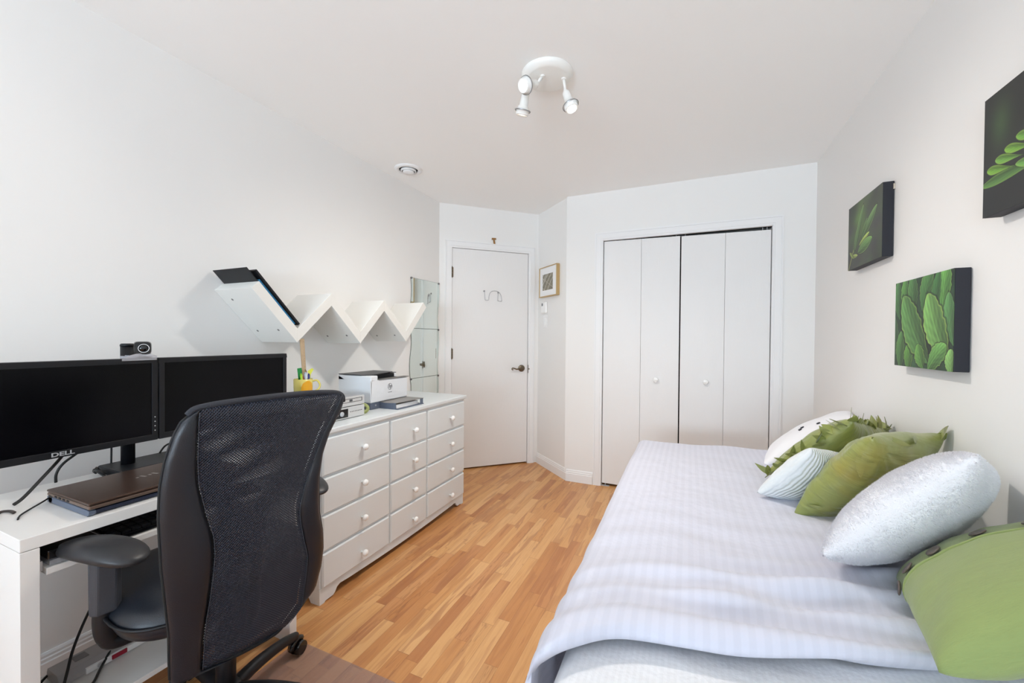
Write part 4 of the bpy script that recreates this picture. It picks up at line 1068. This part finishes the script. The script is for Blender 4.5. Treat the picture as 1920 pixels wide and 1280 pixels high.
m = MB(); m.prism([(-0.025, 0.012), (-0.003, 0.010), (-0.018, 0.148), (-0.042, 0.146)], lambda p, t: (mc.x + t, mc.y + p[0], mc.z + p[1]), 0.008, 0.0105)
m.build('blade', mat('green_plastic', (30, 140, 70), 0.3), gm)
stick('highlighter', 'bright lime highlighter pen in the mug', mp(0.024, -0.018, 0.01), mp(0.022, -0.030, 0.112), 0.006, mat('lime', (170, 220, 50), 0.3))
stick('red_marker', 'red marker pen in the mug', mp(0.020, -0.002, 0.01), mp(0.018, -0.020, 0.100), 0.005, mat('red_pen', (170, 40, 40), 0.3))
stick('black_pen', 'thin black pen standing upright in the mug', mp(0.0, -0.008, 0.01), mp(0.0, -0.009, 0.128), 0.0028, BLKP)
stick('white_marker', 'white and pale blue marker in the mug', mp(0.018, 0.012, 0.01), mp(0.014, 0.002, 0.116), 0.0065, mat('pale_blue_pen', (200, 215, 235), 0.3))
stick('blue_pen', 'dark blue capped pen in the mug', mp(0.012, 0.026, 0.01), mp(0.012, 0.024, 0.108), 0.0055, mat('blue_pen_m', (40, 55, 130), 0.3))
sc_ = T('scissors', 'scissors with thin bent handle standing in the mug', 'scissors', mp(-0.004, 0.016, 0.01))
m = MB(); m.tube([mp(-0.004, 0.010, 0.03), mp(-0.004, 0.014, 0.10), mp(-0.004, 0.022, 0.125), mp(-0.004, 0.014, 0.135)], 0.002, n=6); m.build('handle_loop', mat('brown_wire', (110, 70, 60), 0.4), sc_)
yl = T('yellow_tag', 'translucent yellow plastic tag sticking out of the mug', 'tag', mp(0.0, 0.034, 0.04))
m = MB(); m.prism([(0.026, 0.05), (0.034, 0.05), (0.040, 0.11), (0.058, 0.135), (0.048, 0.142), (0.020, 0.128), (0.030, 0.11)], lambda p, t: (mc.x + t, mc.y + p[0], mc.z + p[1]), 0.006, 0.0075)
m.build('tag_body', mat('yellow_film', (232, 238, 90), 0.3), yl)
ys = T('wooden_yardstick', 'tall wooden yardstick standing in the mug up to the shelf', 'ruler', mp(-0.01, 0.0, 0.008))
m = MB(); m.prism([(0.016, 0.010), (0.040 - 0.004, 0.010), (0.016, 0.298), (-0.010, 0.298)], lambda p, t: (mc.x + t, mc.y + p[0], mc.z + p[1]), -0.016, -0.012)
m.build('stick', mat('yardstick_wood', (196, 172, 140), 0.55, var=0.12, vscale=60), ys)
m = MB()
for k in range(26):
    z_ = 0.10 + k * 0.0073; y_ = 0.016 + 0.020 - (z_ - 0.01) / 0.288 * 0.020
    m.box(mc.x - 0.012, mc.x - 0.0117, mc.y + y_ - (0.008 if k % 2 else 0.004), mc.y + y_, mc.z + z_, mc.z + z_ + 0.0008)
m.build('tick_marks', mat('tick_brown', (120, 95, 70), 0.6), ys)

# ---------------------------------------------------------------- paintings
def paint_obj(name, W_, H_, nu, nv, colfn, place, m_, parent):
    u = np.linspace(0, 1, nu); v_ = np.linspace(0, 1, nv); U2, V2 = np.meshgrid(u, v_)
    C = colfn(U2, V2, W_ / H_)                       # (nv, nu, 3) sRGB 0..255
    C = np.clip(C / 255.0, 0, 1); C = np.where(C <= 0.04045, C / 12.92, ((C + 0.055) / 1.055) ** 2.4)
    me = bpy.data.meshes.new(name)
    vs = [place(a, b) for a, b in zip(U2.ravel(), V2.ravel())]
    off = parent.location
    fs = [(j * nu + i, j * nu + i + 1, (j + 1) * nu + i + 1, (j + 1) * nu + i) for j in range(nv - 1) for i in range(nu - 1)]
    me.from_pydata([tuple(Vector(q) - off) for q in vs], [], fs)
    ca = me.color_attributes.new('paint', 'FLOAT_COLOR', 'POINT')
    flat = np.ones((nu * nv, 4)); flat[:, :3] = C.reshape(-1, 3)
    ca.data.foreach_set('color', flat.ravel().astype(np.float32))
    me.materials.append(m_)
    o = bpy.data.objects.new(name, me); COL.objects.link(o); o.parent = parent
    return o
rng = np.random.default_rng(5)
def smooth_noise(U, V, f, seed):
    r = np.random.default_rng(seed); s = np.zeros_like(U)
    for _ in range(10):
        a = r.uniform(0, 2 * PI); k = f * r.uniform(0.6, 1.5); s += np.sin(2 * PI * k * (U * np.cos(a) + V * np.sin(a)) + r.uniform(0, 6.3) + 1.5 * np.sin(2 * PI * k * 0.5 * (U - V) + r.uniform(0, 6)))
    return s / 10
def leaf(C, U, V, asp, base, tip, w, c_in, c_edge, bend=0.0, vein=None, blunt=1.0, nv=7, rim=0.12, ruf=0.0):
    x = U * asp; bx, by = base[0] * asp, base[1]; tx, ty = tip[0] * asp, tip[1]
    L = math.hypot(tx - bx, ty - by); dx, dy = (tx - bx) / L, (ty - by) / L
    s = ((x - bx) * dx + (V - by) * dy) / L; t = (-(x - bx) * dy + (V - by) * dx)
    t = t - bend * L * np.sin(PI * np.clip(s, 0, 1))
    sc = np.clip(s, 0, 1)
    hw = w * np.sin(PI * sc ** (1 / blunt)) ** 0.6 * (1 + ruf * (0.05 * np.sin(sc * 31 + bx * 40) + 0.03 * np.sin(sc * 67)))
    ok = (s > 0) & (s < 1) & (np.abs(t) < hw)
    q = np.where(ok, np.abs(t) / np.maximum(hw, 1e-4), 0)
    ed = np.clip((q - (1 - rim)) / rim, 0, 1) + np.clip((sc - 0.93) / 0.07, 0, 1) * 0.6
    ed = np.clip(ed, 0, 1)
    g = 0.72 + 0.4 * sc + 0.16 * np.sign(t) * np.minimum(q * 2, 1)
    ribs = 0.06 * np.sin(2 * PI * (t / w * nv * 0.5 + 0.2 * sc)) + 0.05 * np.sin(2 * PI * (sc * 5 - q * 2.0))
    c = np.array(c_in, float)[None, None, :] * (g + ribs)[..., None]
    c = c * (1 - ed[..., None] * 0.8) + np.array(c_edge, float)[None, None, :] * ed[..., None] * 0.8
    if vein is not None:
        vv = np.exp(-(t / (w * 0.05)) ** 2)[..., None] * 0.6
        c = c * (1 - vv) + np.array(vein, float)[None, None, :] * vv
    m_ = (np.clip((hw - np.abs(t)) / 0.006 + 0.5, 0, 1) * ((s > 0) & (s < 1)))[..., None]
    # dark contact line just outside the leaf
    out = (~ok) & (s > -0.03) & (s < 1.03) & (np.abs(t) < hw + w * 0.14)
    C = np.where(out[..., None], C * 0.62, C)
    return C * (1 - m_) + c * m_
def art_cabbage(U, V, asp):
    n = smooth_noise(U, V, 2.2, 3)[..., None]
    C = np.array([38, 66, 42.])[None, None] * (1 + 0.5 * n)
    a = asp
    L = [((0.10, 0.55), (0.05, 1.02), 0.10, (66, 110, 60), (110, 150, 80)), ((0.22, 0.6), (0.20, 1.05), 0.09, (80, 128, 62), (140, 170, 80)),
         ((0.38, 0.62), (0.34, 1.06), 0.11, (70, 112, 60), (120, 160, 80)), ((0.52, 0.62), (0.66, 1.08), 0.12, (72, 118, 62), (150, 176, 90)),
         ((0.84, 0.55), (0.90, 1.08), 0.12, (92, 148, 70), (150, 186, 90)), ((0.72, 0.5), (0.78, 1.04), 0.08, (60, 104, 56), (100, 150, 80)),
         ((1.0, 0.25), (0.92, 0.78), 0.10, (84, 130, 76), (120, 160, 100)),
         ((0.05, 0.1), (-0.02, 0.6), 0.10, (60, 98, 60), (110, 150, 80)),
         ((0.12, -0.05), (0.14, 0.42), 0.10, (74, 116, 60), (130, 160, 80)), ((0.28, -0.05), (0.30, 0.28), 0.10, (82, 130, 56), (160, 186, 76)),
         ((0.62, 0.06), (0.16, 0.82), 0.20, (84, 128, 68), (150, 180, 84)),
         ((0.55, 0.0), (0.44, 0.26), 0.10, (90, 138, 64), (160, 190, 84)),
         ((0.92, 0.10), (0.60, 0.80), 0.19, (106, 152, 80), (178, 198, 92)),
         ((0.62, -0.02), (0.90, 0.26), 0.11, (96, 146, 74), (150, 186, 90)), ((0.98, -0.05), (0.96, 0.22), 0.09, (120, 166, 92), (160, 196, 100))]
    for b, t, w, ci, ce in L: C = leaf(C, U, V, a, b, t, w, ci, ce, vein=tuple(min(255, x * 1.25) for x in ci), bend=0.05, blunt=0.85, rim=0.14, ruf=1.0)
    return C
def art_sprig(U, V, asp):
    n = smooth_noise(U, V, 1.0, 8)[..., None]; n2 = smooth_noise(U, V, 2.0, 11)[..., None]
    C = np.array([74, 82, 66.])[None, None] * (1 + 0.35 * n) + np.array([6, 22, -4.])[None, None] * n2
    hl = np.exp(-(((U - 0.36) / 0.16) ** 2 + ((V - 0.75) / 0.3) ** 2))[..., None]; C = C + hl * np.array([24, 46, 0.])
    stem = np.abs((U * asp) - (0.03 + 0.62 * asp * V * 0.9)) < 0.012
    C = np.where((stem & (V < 0.5))[..., None], np.array([150, 158, 90.]), C)
    for b, t, w, ci, ce in [((0.20, 0.24), (0.30, 0.62), 0.05, (86, 116, 66), (150, 176, 110)), ((0.24, 0.28), (0.48, 0.90), 0.085, (94, 124, 74), (168, 190, 120)), ((0.45, 0.40), (0.86, 0.76), 0.075, (98, 130, 80), (165, 186, 120)),
                            ((0.42, 0.42), (0.60, 0.66), 0.035, (90, 122, 70), (176, 196, 130)), ((0.36, 0.32), (0.66, 0.44), 0.035, (160, 182, 92), (200, 210, 120)), ((0.32, 0.22), (0.74, 0.34), 0.085, (98, 136, 74), (160, 186, 110)),
                            ((0.12, 0.20), (0.32, 0.18), 0.03, (150, 168, 90), (190, 200, 120)), ((0.20, 0.16), (0.06, 0.28), 0.03, (130, 150, 80), (180, 190, 110))]:
        C = leaf(C, U, V, asp, b, t, w, ci, ce, vein=tuple(min(255, x * 1.3) for x in ci), rim=0.2)
    return C
def art_fingers(U, V, asp):
    n = smooth_noise(U, V, 1.2, 21)[..., None]
    C = np.array([30, 31, 31.])[None, None] * (1 + 0.3 * n)
    C = C + np.exp(-(((U - 0.16) / 0.10) ** 2 + ((V - 0.72) / 0.2) ** 2))[..., None] * np.array([24, 44, 14.])
    C = C + np.exp(-(((U - 0.6) / 0.2) ** 2 + ((V - 0.55) / 0.25) ** 2))[..., None] * np.array([22, 40, 28.])
    F_ = [((0.80, 0.30), (-0.02, 0.27), 0.045, (70, 104, 52), (120, 156, 70))]
    for k, (tu, tv) in enumerate(((0.58, 0.72), (0.50, 0.65), (0.40, 0.59), (0.30, 0.535), (0.20, 0.485), (0.115, 0.440), (0.035, 0.385))):
        F_.append(((tu + 0.26, tv - 0.13 + 0.01 * k), (tu, tv), 0.038, ((98, 142, 50), (92, 138, 56))[k % 2], (146, 180, 78)))
    F_ += [((0.80, 0.20), (0.30, 0.32), 0.040, (86, 132, 60), (140, 172, 76)), ((0.95, 0.12), (0.45, 0.22), 0.045, (76, 116, 58), (120, 156, 74)), ((0.95, 0.8), (0.70, 0.86), 0.03, (92, 138, 56), (140, 172, 80)),
           ((0.98, 0.62), (0.72, 0.70), 0.03, (98, 142, 50), (146, 180, 78)), ((0.98, 0.46), (0.70, 0.50), 0.035, (92, 138, 56), (146, 180, 78))]
    for b, t, w, ci, ce in F_:
        C = leaf(C, U, V, asp, b, t, w, ci, ce, blunt=0.42, nv=1.2, rim=0.5)
    return C
EDGE = mat('canvas_black_edge', (24, 26, 36), 0.6)
def canvas(name, label, y0_, y1_, z0, z1, art, tiltz=0.0, dep=0.04, dtop=0.0):
    t = T(name, label, 'painting', (XR, (y0_ + y1_) / 2, z0), 'green plant paintings on the right wall')
    xf = XR - dep
    # far edge y1 is at the left of the picture as seen
    m = MB(); m.prism([(y0_, z0), (y1_, z0 + tiltz), (y1_, z1 + tiltz), (y0_, z1 )], lambda p, q: (q, p[0], p[1]), xf + 0.0006, XR - 0.002)
    lab(m.build('canvas_edge', EDGE, t, bevel=0.002), 'dark painted canvas edge')
    def place(a, b): return (xf - dtop * b, y1_ + (y0_ - y1_) * a, z0 + (z1 - z0) * b + tiltz * (1 - a))
    paint_obj('painted_face', y1_ - y0_, z1 - z0, 320, 260, art, place, PAINTED, t)
    if 'sprig' in name: B(XR - 0.006, XR - 0.0005, y0_ - 0.004, y0_ + 0.006, z1 - 0.035, z1 - 0.012).build('staple_tab', mat('raw_canvas', (190, 180, 165), 0.8), t)
    return t
canvas('leaf_painting', 'lowest canvas painting of overlapping cabbage-like green leaves', 1.690, 2.078, 1.127, 1.449, art_cabbage)
canvas('sprig_painting', 'middle canvas painting of a leafy sprig on grey-green ground', 2.213, 2.612, 1.583, 1.900, art_sprig)
canvas('succulent_painting', 'topmost canvas painting of plump green leaves on black', 1.165, 1.567, 1.566, 1.892, art_fingers)

# framed photograph on the short wall
fp = T('framed_picture', 'small framed aerial photo with white mat and gold-edged box frame', 'picture', MS @ Vector((0.26, 0, 1.62)))
fs0, fs1, fz0, fz1, fd = 0.082, 0.412, 1.613, 1.895, 0.034
m = MB(); m.M = MS
w = 0.008
m.box(fs0, fs1, 0.001, fd, fz0, fz0 + w); m.box(fs0, fs1, 0.001, fd, fz1 - w, fz1); m.box(fs0, fs0 + w, 0.001, fd, fz0 + w, fz1 - w); m.box(fs1 - w, fs1, 0.001, fd, fz0 + w, fz1 - w)
m.build('frame', BRASSW, fp, bevel=0.001)
m = MB(); m.M = MS; m.box(fs0 + w, fs1 - w, 0.002, fd - 0.006, fz0 + w, fz1 - w); m.build('mount_board', PAPER, fp)
def art_aerial(U, V, asp):
    n = smooth_noise(U, V, 4, 31)[..., None]; n2 = smooth_noise(U, V, 12, 32)[..., None]
    C = np.array([128, 122, 104.])[None, None] * (1 + 0.18 * n + 0.15 * n2)
    for k, wd in ((0.9, 0.02), (0.55, 0.03), (0.4, 0.02), (0.1, 0.025), (1.25, 0.02)):
        dd_ = np.abs(U + 0.75 * (1 - V) - k + 0.06 * np.sin(3 * V)) < wd; C = np.where(dd_[..., None], np.array([205, 200, 188.]), C)
    for k in (0.2, 0.75):
        dd_ = np.abs(U * 0.6 - 0.9 * (1 - V) + k) < 0.012; C = np.where(dd_[..., None], np.array([190, 184, 168.]), C)
    return C
a_, b_ = fs0 + 0.062, fs1 - 0.075; c_, d_ = fz0 + 0.062, fz1 - 0.070
def plc(u, v_): return MS @ Vector((a_ + (b_ - a_) * u, fd - 0.0055, c_ + (d_ - c_) * v_))
paint_obj('photo_print', b_ - a_, d_ - c_, 80, 70, art_aerial, plc, PRINTED, fp)

# thermostat and switch
tm = T('thermostat', 'small white rounded thermostat on the short wall under the picture', 'thermostat', MS @ Vector((0.15, 0, 1.52)))
m = MB(); m.M = MS; m.box(0.098, 0.198, 0.001, 0.024, 1.462, 1.572); m.build('thermostat_body', KNOBW, tm, bevel=0.012, seg=4)
m = MB(); m.M = MS; m.box(0.118, 0.146, 0.0235, 0.0246, 1.532, 1.558); m.build('display', mat('lcd_grey', (130, 132, 134), 0.2), tm)
sw = T('light_switch', 'white vertical switch plate below the thermostat', 'switch', MS @ Vector((0.16, 0, 1.38)))
m = MB(); m.M = MS; m.box(0.122, 0.196, 0.0005, 0.006, 1.325, 1.440); m.build('cover_plate', TRIM, sw, bevel=0.002)
m = MB(); m.M = MS; m.box(0.142, 0.176, 0.005, 0.0095, 1.350, 1.416); m.build('rocker', KNOBW, sw, bevel=0.001)

# ---------------------------------------------------------------- bed
BX0, BX1, BY0, BY1 = -0.238, 0.775, 0.46, 2.56
bed = T('bed', 'single bed with white mattress along the right wall', 'bed', ((BX0 + BX1) / 2, (BY0 + BY1) / 2, 0))
m = B(BX0 + 0.02, BX1, BY0 + 0.02, BY1 - 0.02, 0.10, 0.30); m.build('box_base', WHITEC, bed, bevel=0.02, seg=3)
for x in (BX0 + 0.06, BX1 - 0.06):
    for y in (BY0 + 0.08, BY1 - 0.08): MB().cyl((x, y, 0), (x, y, 0.10), 0.022, n=14).build('leg', BLKP, bed)
m = MB()
def mfn(u, v_):
    # mattress wrapped by the fitted sheet: rounded slab, top and sides in one sheet
    per = 0.26
    sx_ = -per + u * ((BX1 - BX0) + 2 * per); sy_ = -per + v_ * ((BY1 - BY0) + 2 * per)
    def wrap(s, L_):
        if s < 0: return 0 - 0.0, s
        if s > L_: return L_, L_ - s
        return s, 0.0
    x, dx_ = wrap(sx_, BX1 - BX0); y, dy_ = wrap(sy_, BY1 - BY0)
    z = 0.562 + min(dx_, dy_) * 0.95
    r = 0.04
    ix = min(x, BX1 - BX0 - x); iy = min(y, BY1 - BY0 - y)
    if ix < r and z > 0.5: z -= (r - math.sqrt(max(0, r * r - (r - ix) ** 2))) * 0.6
    if iy < r and z > 0.5: z -= (r - math.sqrt(max(0, r * r - (r - iy) ** 2))) * 0.6
    z += 0.004 * noise.noise(Vector((x * 7, y * 7, 3)))
    return (BX0 + x, BY0 + y, max(z, 0.30))
m.grid(90, 130, mfn, uvfn=lambda u, v_: (u * 1.5, v_ * 2.6))
lab(m.build('mattress', SEERS, bed), 'mattress in a finely textured white fitted sheet')

# duvet
EX = 0.022  # overhang
LXD = BX1 - (BX0 - EX)
side_len, end_len, near_len = 0.42, 0.34, 0.085
_nx = np.linspace(-0.60, 1.1, 341)
_ny = np.interp(_nx, [-0.26, -0.20, -0.14, 0.10, 0.35, 0.57, 0.78], [0.76, 0.82, 0.88, 0.925, 1.01, 1.12, 1.20])
_ny = np.convolve(np.pad(_ny, 20, mode='edge'), np.hanning(41) / np.hanning(41).sum(), mode='valid')
def near_y(x): return float(np.interp(x, _nx, _ny))
NU, NV = 200, 300
def dfn(u, v_):
    s = u * (LXD + side_len)          # across: from the wall to the left edge, then down
    x_top = BX1 - s
    over = max(0.0, s - LXD); R = 0.07
    # rounded left shoulder
    def shoulder(s, L_):
        a = s - (L_ - R * 0.6)
        if a <= 0: return s, 0.0
        arc = R * PI / 2
        if a < arc: t = a / R; return (L_ - R * 0.6) + R * math.sin(t), R * (1 - math.cos(t))
        return (L_ - R * 0.6) + R, R + (a - arc)
    hx, dropx = shoulder(s, LXD)
    x = BX1 - hx
    ny = near_y(min(max(x, -0.26), 0.78))
    Ly = (BY1 + 0.03) - ny
    tot = Ly + end_len + near_len
    t_ = v_ * tot - near_len
    if t_ < 0:
        a = -t_ / near_len
        yy = ny + 0.028 * math.sin(a * PI) * -1 + 0.02 * a; dropy = 0.040 * (1 - math.cos(min(a, 1) * PI)) / 2 + 0.004 * a
        hy = yy; near = True
    else:
        h2, dropy = shoulder(t_, Ly); hy = ny + h2
    z = 0.612 - dropx
    if t_ >= 0: z -= dropy
    else: z -= dropy
    if dropx > 0 and t_ > 0 and dropy > 0: z = 0.612 - max(dropx, dropy)
    # puffiness and wrinkles
    px, py = hx, hy
    n1 = noise.noise(Vector((px * 2.2, py * 1.5, 0.3))) * 0.012
    n2 = noise.noise(Vector((px * 5 + py * 1.6, py * 4.2 - px * 2.0, 4.1))) * 0.007
    n3 = noise.noise(Vector((px * 6.0 + 2 * py, py * 9 - px * 4, 7.7))) * 0.0028
    # strong folds parallel to the near edge
    dn = hy - ny
    env = math.exp(-((dn - 0.12) / 0.16) ** 2) if dn > 0 else math.exp(-((dn) / 0.08) ** 2) * 0.57
    fx = 0.35 + 0.65 * min(1, max(0, (x + 0.25) / 0.5))
    ph = (dn + 0.16 * x) * 2 * PI / 0.10 + 4.0 * noise.noise(Vector((x * 1.5, dn * 2.2, 1)))
    fold = 0.015 * env * fx * (math.sin(ph) + 0.5 * math.sin(ph * 0.47 + 1.3))
    env2 = math.exp(-((dn - 0.42) / 0.25) ** 2)
    sw = (hy - ny) - 0.10 - 0.30 * max(0.0, (x + 0.05))
    fold += 0.010 * math.exp(-(sw / 0.035) ** 2) * min(1, max(0, (x + 0.1) / 0.2)) - 0.007 * math.exp(-((sw + 0.07) / 0.03) ** 2) * min(1, max(0, (x + 0.05) / 0.2))
    fold += 0.003 * env2 * math.sin((dn + 0.35 * x) * 2 * PI / 0.17 + 3 * noise.noise(Vector((x * 2, dn * 2, 5))))
    h = n1 + n2 + n3 + fold
    side = min(1.0, dropx / R)
    far = min(1.0, max(0.0, dropy / R)) if t_ > 0 else 0.0
    z += h * (1 - side * 0.8) * (1 - far * 0.8) + 0.01 * math.sin(PI * min(1, max(0, (x - BX0) / (BX1 - BX0)))) 
    xo = x - h * side * 0.6 - 0.010 * side * math.sin(hy * 9 + 2 * noise.noise(Vector((hy * 3, 0, 2)))) * min(1, max(0, dropx - R - 0.05) * 5) + (dropx > R) * (dropx - R) * 0.05
    yo = hy + h * far
    xo = min(xo, XR - 0.004)
    return (xo, yo, z)
m = MB(); m.grid(NU, NV, dfn, uvfn=lambda u, v_: (u * (LXD + side_len), v_ * 2.2))
dv = m.build('duvet', DUVETM)
md = dv.modifiers.new('thick', 'SOLIDIFY'); md.thickness = 0.006; md.offset = -1
tag(dv, 'white tone-on-tone striped duvet spread over the bed with rumpled near edge', 'duvet')

# ---------------------------------------------------------------- cushions
def cushion(name, label, c, eul, w, h, t, k, mats, wr=0.0, wseed=0, group=None, n=56, pw=0.42, piping=False, body='cushion_cover', folds=None):
    root = T(name, label, 'cushion', c, group, rot=eul)
    m = MB()
    def f(sg):
        def fn(u, v_):
            a, b = u * 2 - 1, v_ * 2 - 1
            a = math.copysign(abs(a) ** 0.9, a); b = math.copysign(abs(b) ** 0.9, b)
            x = w / 2 * a * (1 - k * (1 - b * b)); y = h / 2 * b * (1 - k * (1 - a * a))
            q = max(0, (1 - a * a) * (1 - b * b))
            z = t / 2 * q ** pw
            if wr:
                edge = (1 - q) 
                z += q ** 0.3 * wr * (noise.noise(Vector((x * 9 + wseed, y * 9, sg))) + 0.5 * noise.noise(Vector((x * 25, y * 12 + wseed, sg))))
                z += q ** 0.25 * wr * 0.8 * math.sin(math.atan2(b, a) * 11 + wseed) * min(1, math.hypot(a, b)) ** 3
            if folds: z += folds(x, y, q)
            return (x, y, sg * max(z, 0.0))
        return fn
    m.grid(n, n, f(1)); m.grid(n, n, f(-1))
    o = m.build(body, mats, root, local=True)
    return root, f(1)
r_, fF = cushion('fluffy_cushion', 'fluffy white chenille cushion between the silk and the buttoned one', (0.536, 1.385, 0.776), (0.385, 2.291, -0.207), 0.40, 0.40, 0.165, 0.0, FLUFF, wr=0.004, n=48, pw=0.45)
# pile of the fluffy cushion: short chenille tufts
random.seed(11); m = MB(); V_ = []; Fc = []
for i in range(64000):
    u, v_ = random.random(), random.random(); sg = 1 if random.random() < 0.5 else -1
    e = 0.01; u = min(u, 1 - 2 * e); v_ = min(v_, 1 - 2 * e)
    p = Vector(fF(u, v_)); p1 = Vector(fF(u + e, v_)); p2 = Vector(fF(u, v_ + e))
    nn = (p1 - p).cross(p2 - p)
    if nn.length < 1e-9: nn = Vector((0, 0, 1))
    nn.normalize()
    if nn.z < 0: nn = -nn
    p.z *= sg; nn.z *= sg
    dirv = (nn + Vector((random.uniform(-.75, .75), random.uniform(-.75, .75), random.uniform(-.75, .75)))).normalized()
    sd = dirv.orthogonal().normalized() * 0.0009; L_ = random.uniform(0.003, 0.0065)
    b = len(V_); V_ += [p - sd, p + sd, p + dirv * L_]; Fc.append((b, b + 1, b + 2))
m.add(V_, Fc, False)
pile = m.build('pile', FLUFF, r_, local=True); pile['kind'] = 'stuff'

def silkfold(x, y, q):
    g = 0.35 + 0.65 * abs(noise.noise(Vector((x * 5, y * 5, 8)))) * 1.6
    a = 0.0045 * q ** 0.4 * math.sin(42 * (y + 0.25 * x) + 5 * noise.noise(Vector((x * 5, y * 5, 2)))) * g
    dx, dy = x - 0.17, y + 0.17; rr_ = math.hypot(dx, dy)
    a += 0.005 * q ** 0.3 * math.sin(15 * math.atan2(dy, dx)) * math.exp(-(rr_ / 0.11) ** 2) * min(1, rr_ / 0.03)
    return a
def leaf_flap(m, base, direction, normal, L_, w, curl=0.4):
    base = Vector(base); d_ = Vector(direction).normalized(); n_ = Vector(normal).normalized(); s_ = d_.cross(n_).normalized()
    vs = []; K = 7
    for i in range(K + 1):
        t = i / K; ww = w * math.sin(PI * min(1, 0.28 + 0.72 * t)) * (1 if t < 1 else 0.02)
        c = base + d_ * L_ * t + n_ * (curl * L_ * t * t * 0.6 + 0.002)
        vs += [c - s_ * ww, c + n_ * 0.0025, c + s_ * ww]
    fs = []
    for i in range(K):
        a = i * 3; fs += [(a, a + 1, a + 4, a + 3), (a + 1, a + 2, a + 5, a + 4)]
    m.add(vs, fs, True)
r2_, fS = cushion('silk_cushion', 'shiny plain olive silk cushion with a few leaf flaps, behind the fluffy one', (0.563, 1.742, 0.762), (0.979, 3.194, 0.783), 0.396, 0.389, 0.16, 0.05, SILK, wr=0.004, wseed=3, folds=silkfold)
for (b, d, n_, L_, w_, cu) in (((0.186, 0.135, 0.004), (0.25, -1.0, 0.7), (1, 0, 0.8), 0.060, 0.008, 0.1), ((0.188, -0.125, 0.006), (-0.25, 1.0, 0.55), (0.8, 0, 0.9), 0.075, 0.013, 0.1),
                          ((-0.03, -0.184, 0.004), (1.0, -0.1, 0.35), (0, -1, 0.8), 0.075, 0.010, 0.15), ((0.10, -0.186, 0.004), (-1.0, 0.1, 0.45), (0, -0.8, 0.8), 0.065, 0.009, 0.1)):
    m = MB(); leaf_flap(m, b, d, n_, L_, w_, cu); m.build('leaf_flap', SILK, r2_, local=True)
m = MB(); leaf_flap(m, (-0.176, -0.178, 0.0), (0.15, -1.0, 0.12), (-0.6, 0.2, 0.7), 0.055, 0.024, -0.35); leaf_flap(m, (-0.180, -0.172, 0.0), (-0.75, -0.8, 0.0), (0.2, -0.6, 0.7), 0.035, 0.016, 0.4); m.build('corner_ear', SILK, r2_, local=True)

r3_, fR = cushion('ruffled_silk_cushion', 'olive green silk cushion with a ruffle of pointed petals along its seam', (0.540, 2.070, 0.756), (-2.857, 0.781, -3.544), 0.379, 0.395, 0.15, 0.04, SILK, wr=0.005, wseed=9, folds=silkfold)
random.seed(21); m = MB()
for side in range(4):
    for k in range(17):
        f_ = -0.97 + 1.94 * k / 16
        a, b = [(f_, 1), (1, f_), (f_, -1), (-1, f_)][side]
        base = Vector((0.1895 * a * (1 - 0.04 * (1 - b * b)), 0.1975 * b * (1 - 0.04 * (1 - a * a)), random.uniform(-0.010, 0.004)))
        outd = Vector([(0, 1, 0), (1, 0, 0), (0, -1, 0), (-1, 0, 0)][side]); al = Vector((outd.y, outd.x, 0))
        L_ = random.uniform(0.035, 0.062)
        dr_ = (outd * random.uniform(0.2, 0.8) + al * random.uniform(-1.0, 1.0) + Vector((0, 0, random.uniform(-1.5, 0.35)))).normalized()
        leaf_flap(m, base - outd * 0.006, dr_, Vector((random.uniform(-.5, .5), random.uniform(-.5, .5), 1)), L_, random.uniform(0.010, 0.019), random.uniform(-0.5, 0.5))
lab(m.build('ruffle', SILK, r3_, local=True), 'pointed leaf-like silk ruffle')
r4_, f4 = cushion('ribbed_cushion', 'small ivory ribbed cushion lying in front of the ruffled one', (0.420, 1.800, 0.718), (2.802, -0.871, -0.627), 0.274, 0.279, 0.12, 0.03, RIBBED, wr=0.002)
r5_, f5 = cushion('white_pillow', 'large plain white pillow with dark buttons at the far end', (0.560, 2.450, 0.732), (2.51, -3.191, -1.795), 0.48, 0.438, 0.13, 0.03, WHITEC, wr=0.005, wseed=5)
r6_, f6 = cushion('buttoned_cushion', 'big olive green jersey cushion with brown buttons, nearest the camera', (0.584, 1.11, 0.739), (2.965, -2.489, -3.274), 0.35, 0.47, 0.17, 0.02, LINEN, wr=0.004, wseed=7)
def place_button(root, fsurf, u, v_, sg, r, m_, nm='button', lift=0.001):
    p = Vector(fsurf(u, v_)); e = 0.01
    n_ = (Vector(fsurf(u + e, v_)) - p).cross(Vector(fsurf(u, v_ + e)) - p).normalized()
    if n_.z < 0: n_ = -n_
    p.z *= sg; n_.z *= sg
    mm = MB(); mm.lathe([(0.0, -0.001), (r * 0.7, -0.001), (r, 0.001), (r, 0.003), (r * 0.85, 0.0042), (r * 0.6, 0.0034), (0, 0.0032)], p + n_ * lift, n_, n=24)
    return mm.build(nm, m_, root, local=True)
for u in (0.03, 0.15, 0.34, 0.56, 0.80): place_button(r6_, f6, u, 0.60, 1, 0.016, BUTTON, lift=0.003)
m = MB(); vs = []
for i in range(61):
    u = 0.005 + 0.99 * i / 60
    p = Vector(f6(u, 0.545)); q = Vector(f6(u, 0.555)); vs += [p + Vector((0, 0, 0.0022)), q + Vector((0, 0, 0.0030)), p + Vector((0, 0, -0.001))]
m.add(vs, [(3 * i + a, 3 * i + b, 3 * i + 3 + b, 3 * i + 3 + a) for i in range(60) for a, b in ((0, 1), (2, 0))], True)
m.build('placket_edge', LINEN, r6_, local=True)
place_button(r5_, f5, 0.30, 0.50, 1, 0.0085, BBUTTON); place_button(r5_, f5, 0.345, 0.48, 1, 0.0085, BBUTTON); place_button(r5_, f5, 0.26, 0.33, 1, 0.0085, BBUTTON)
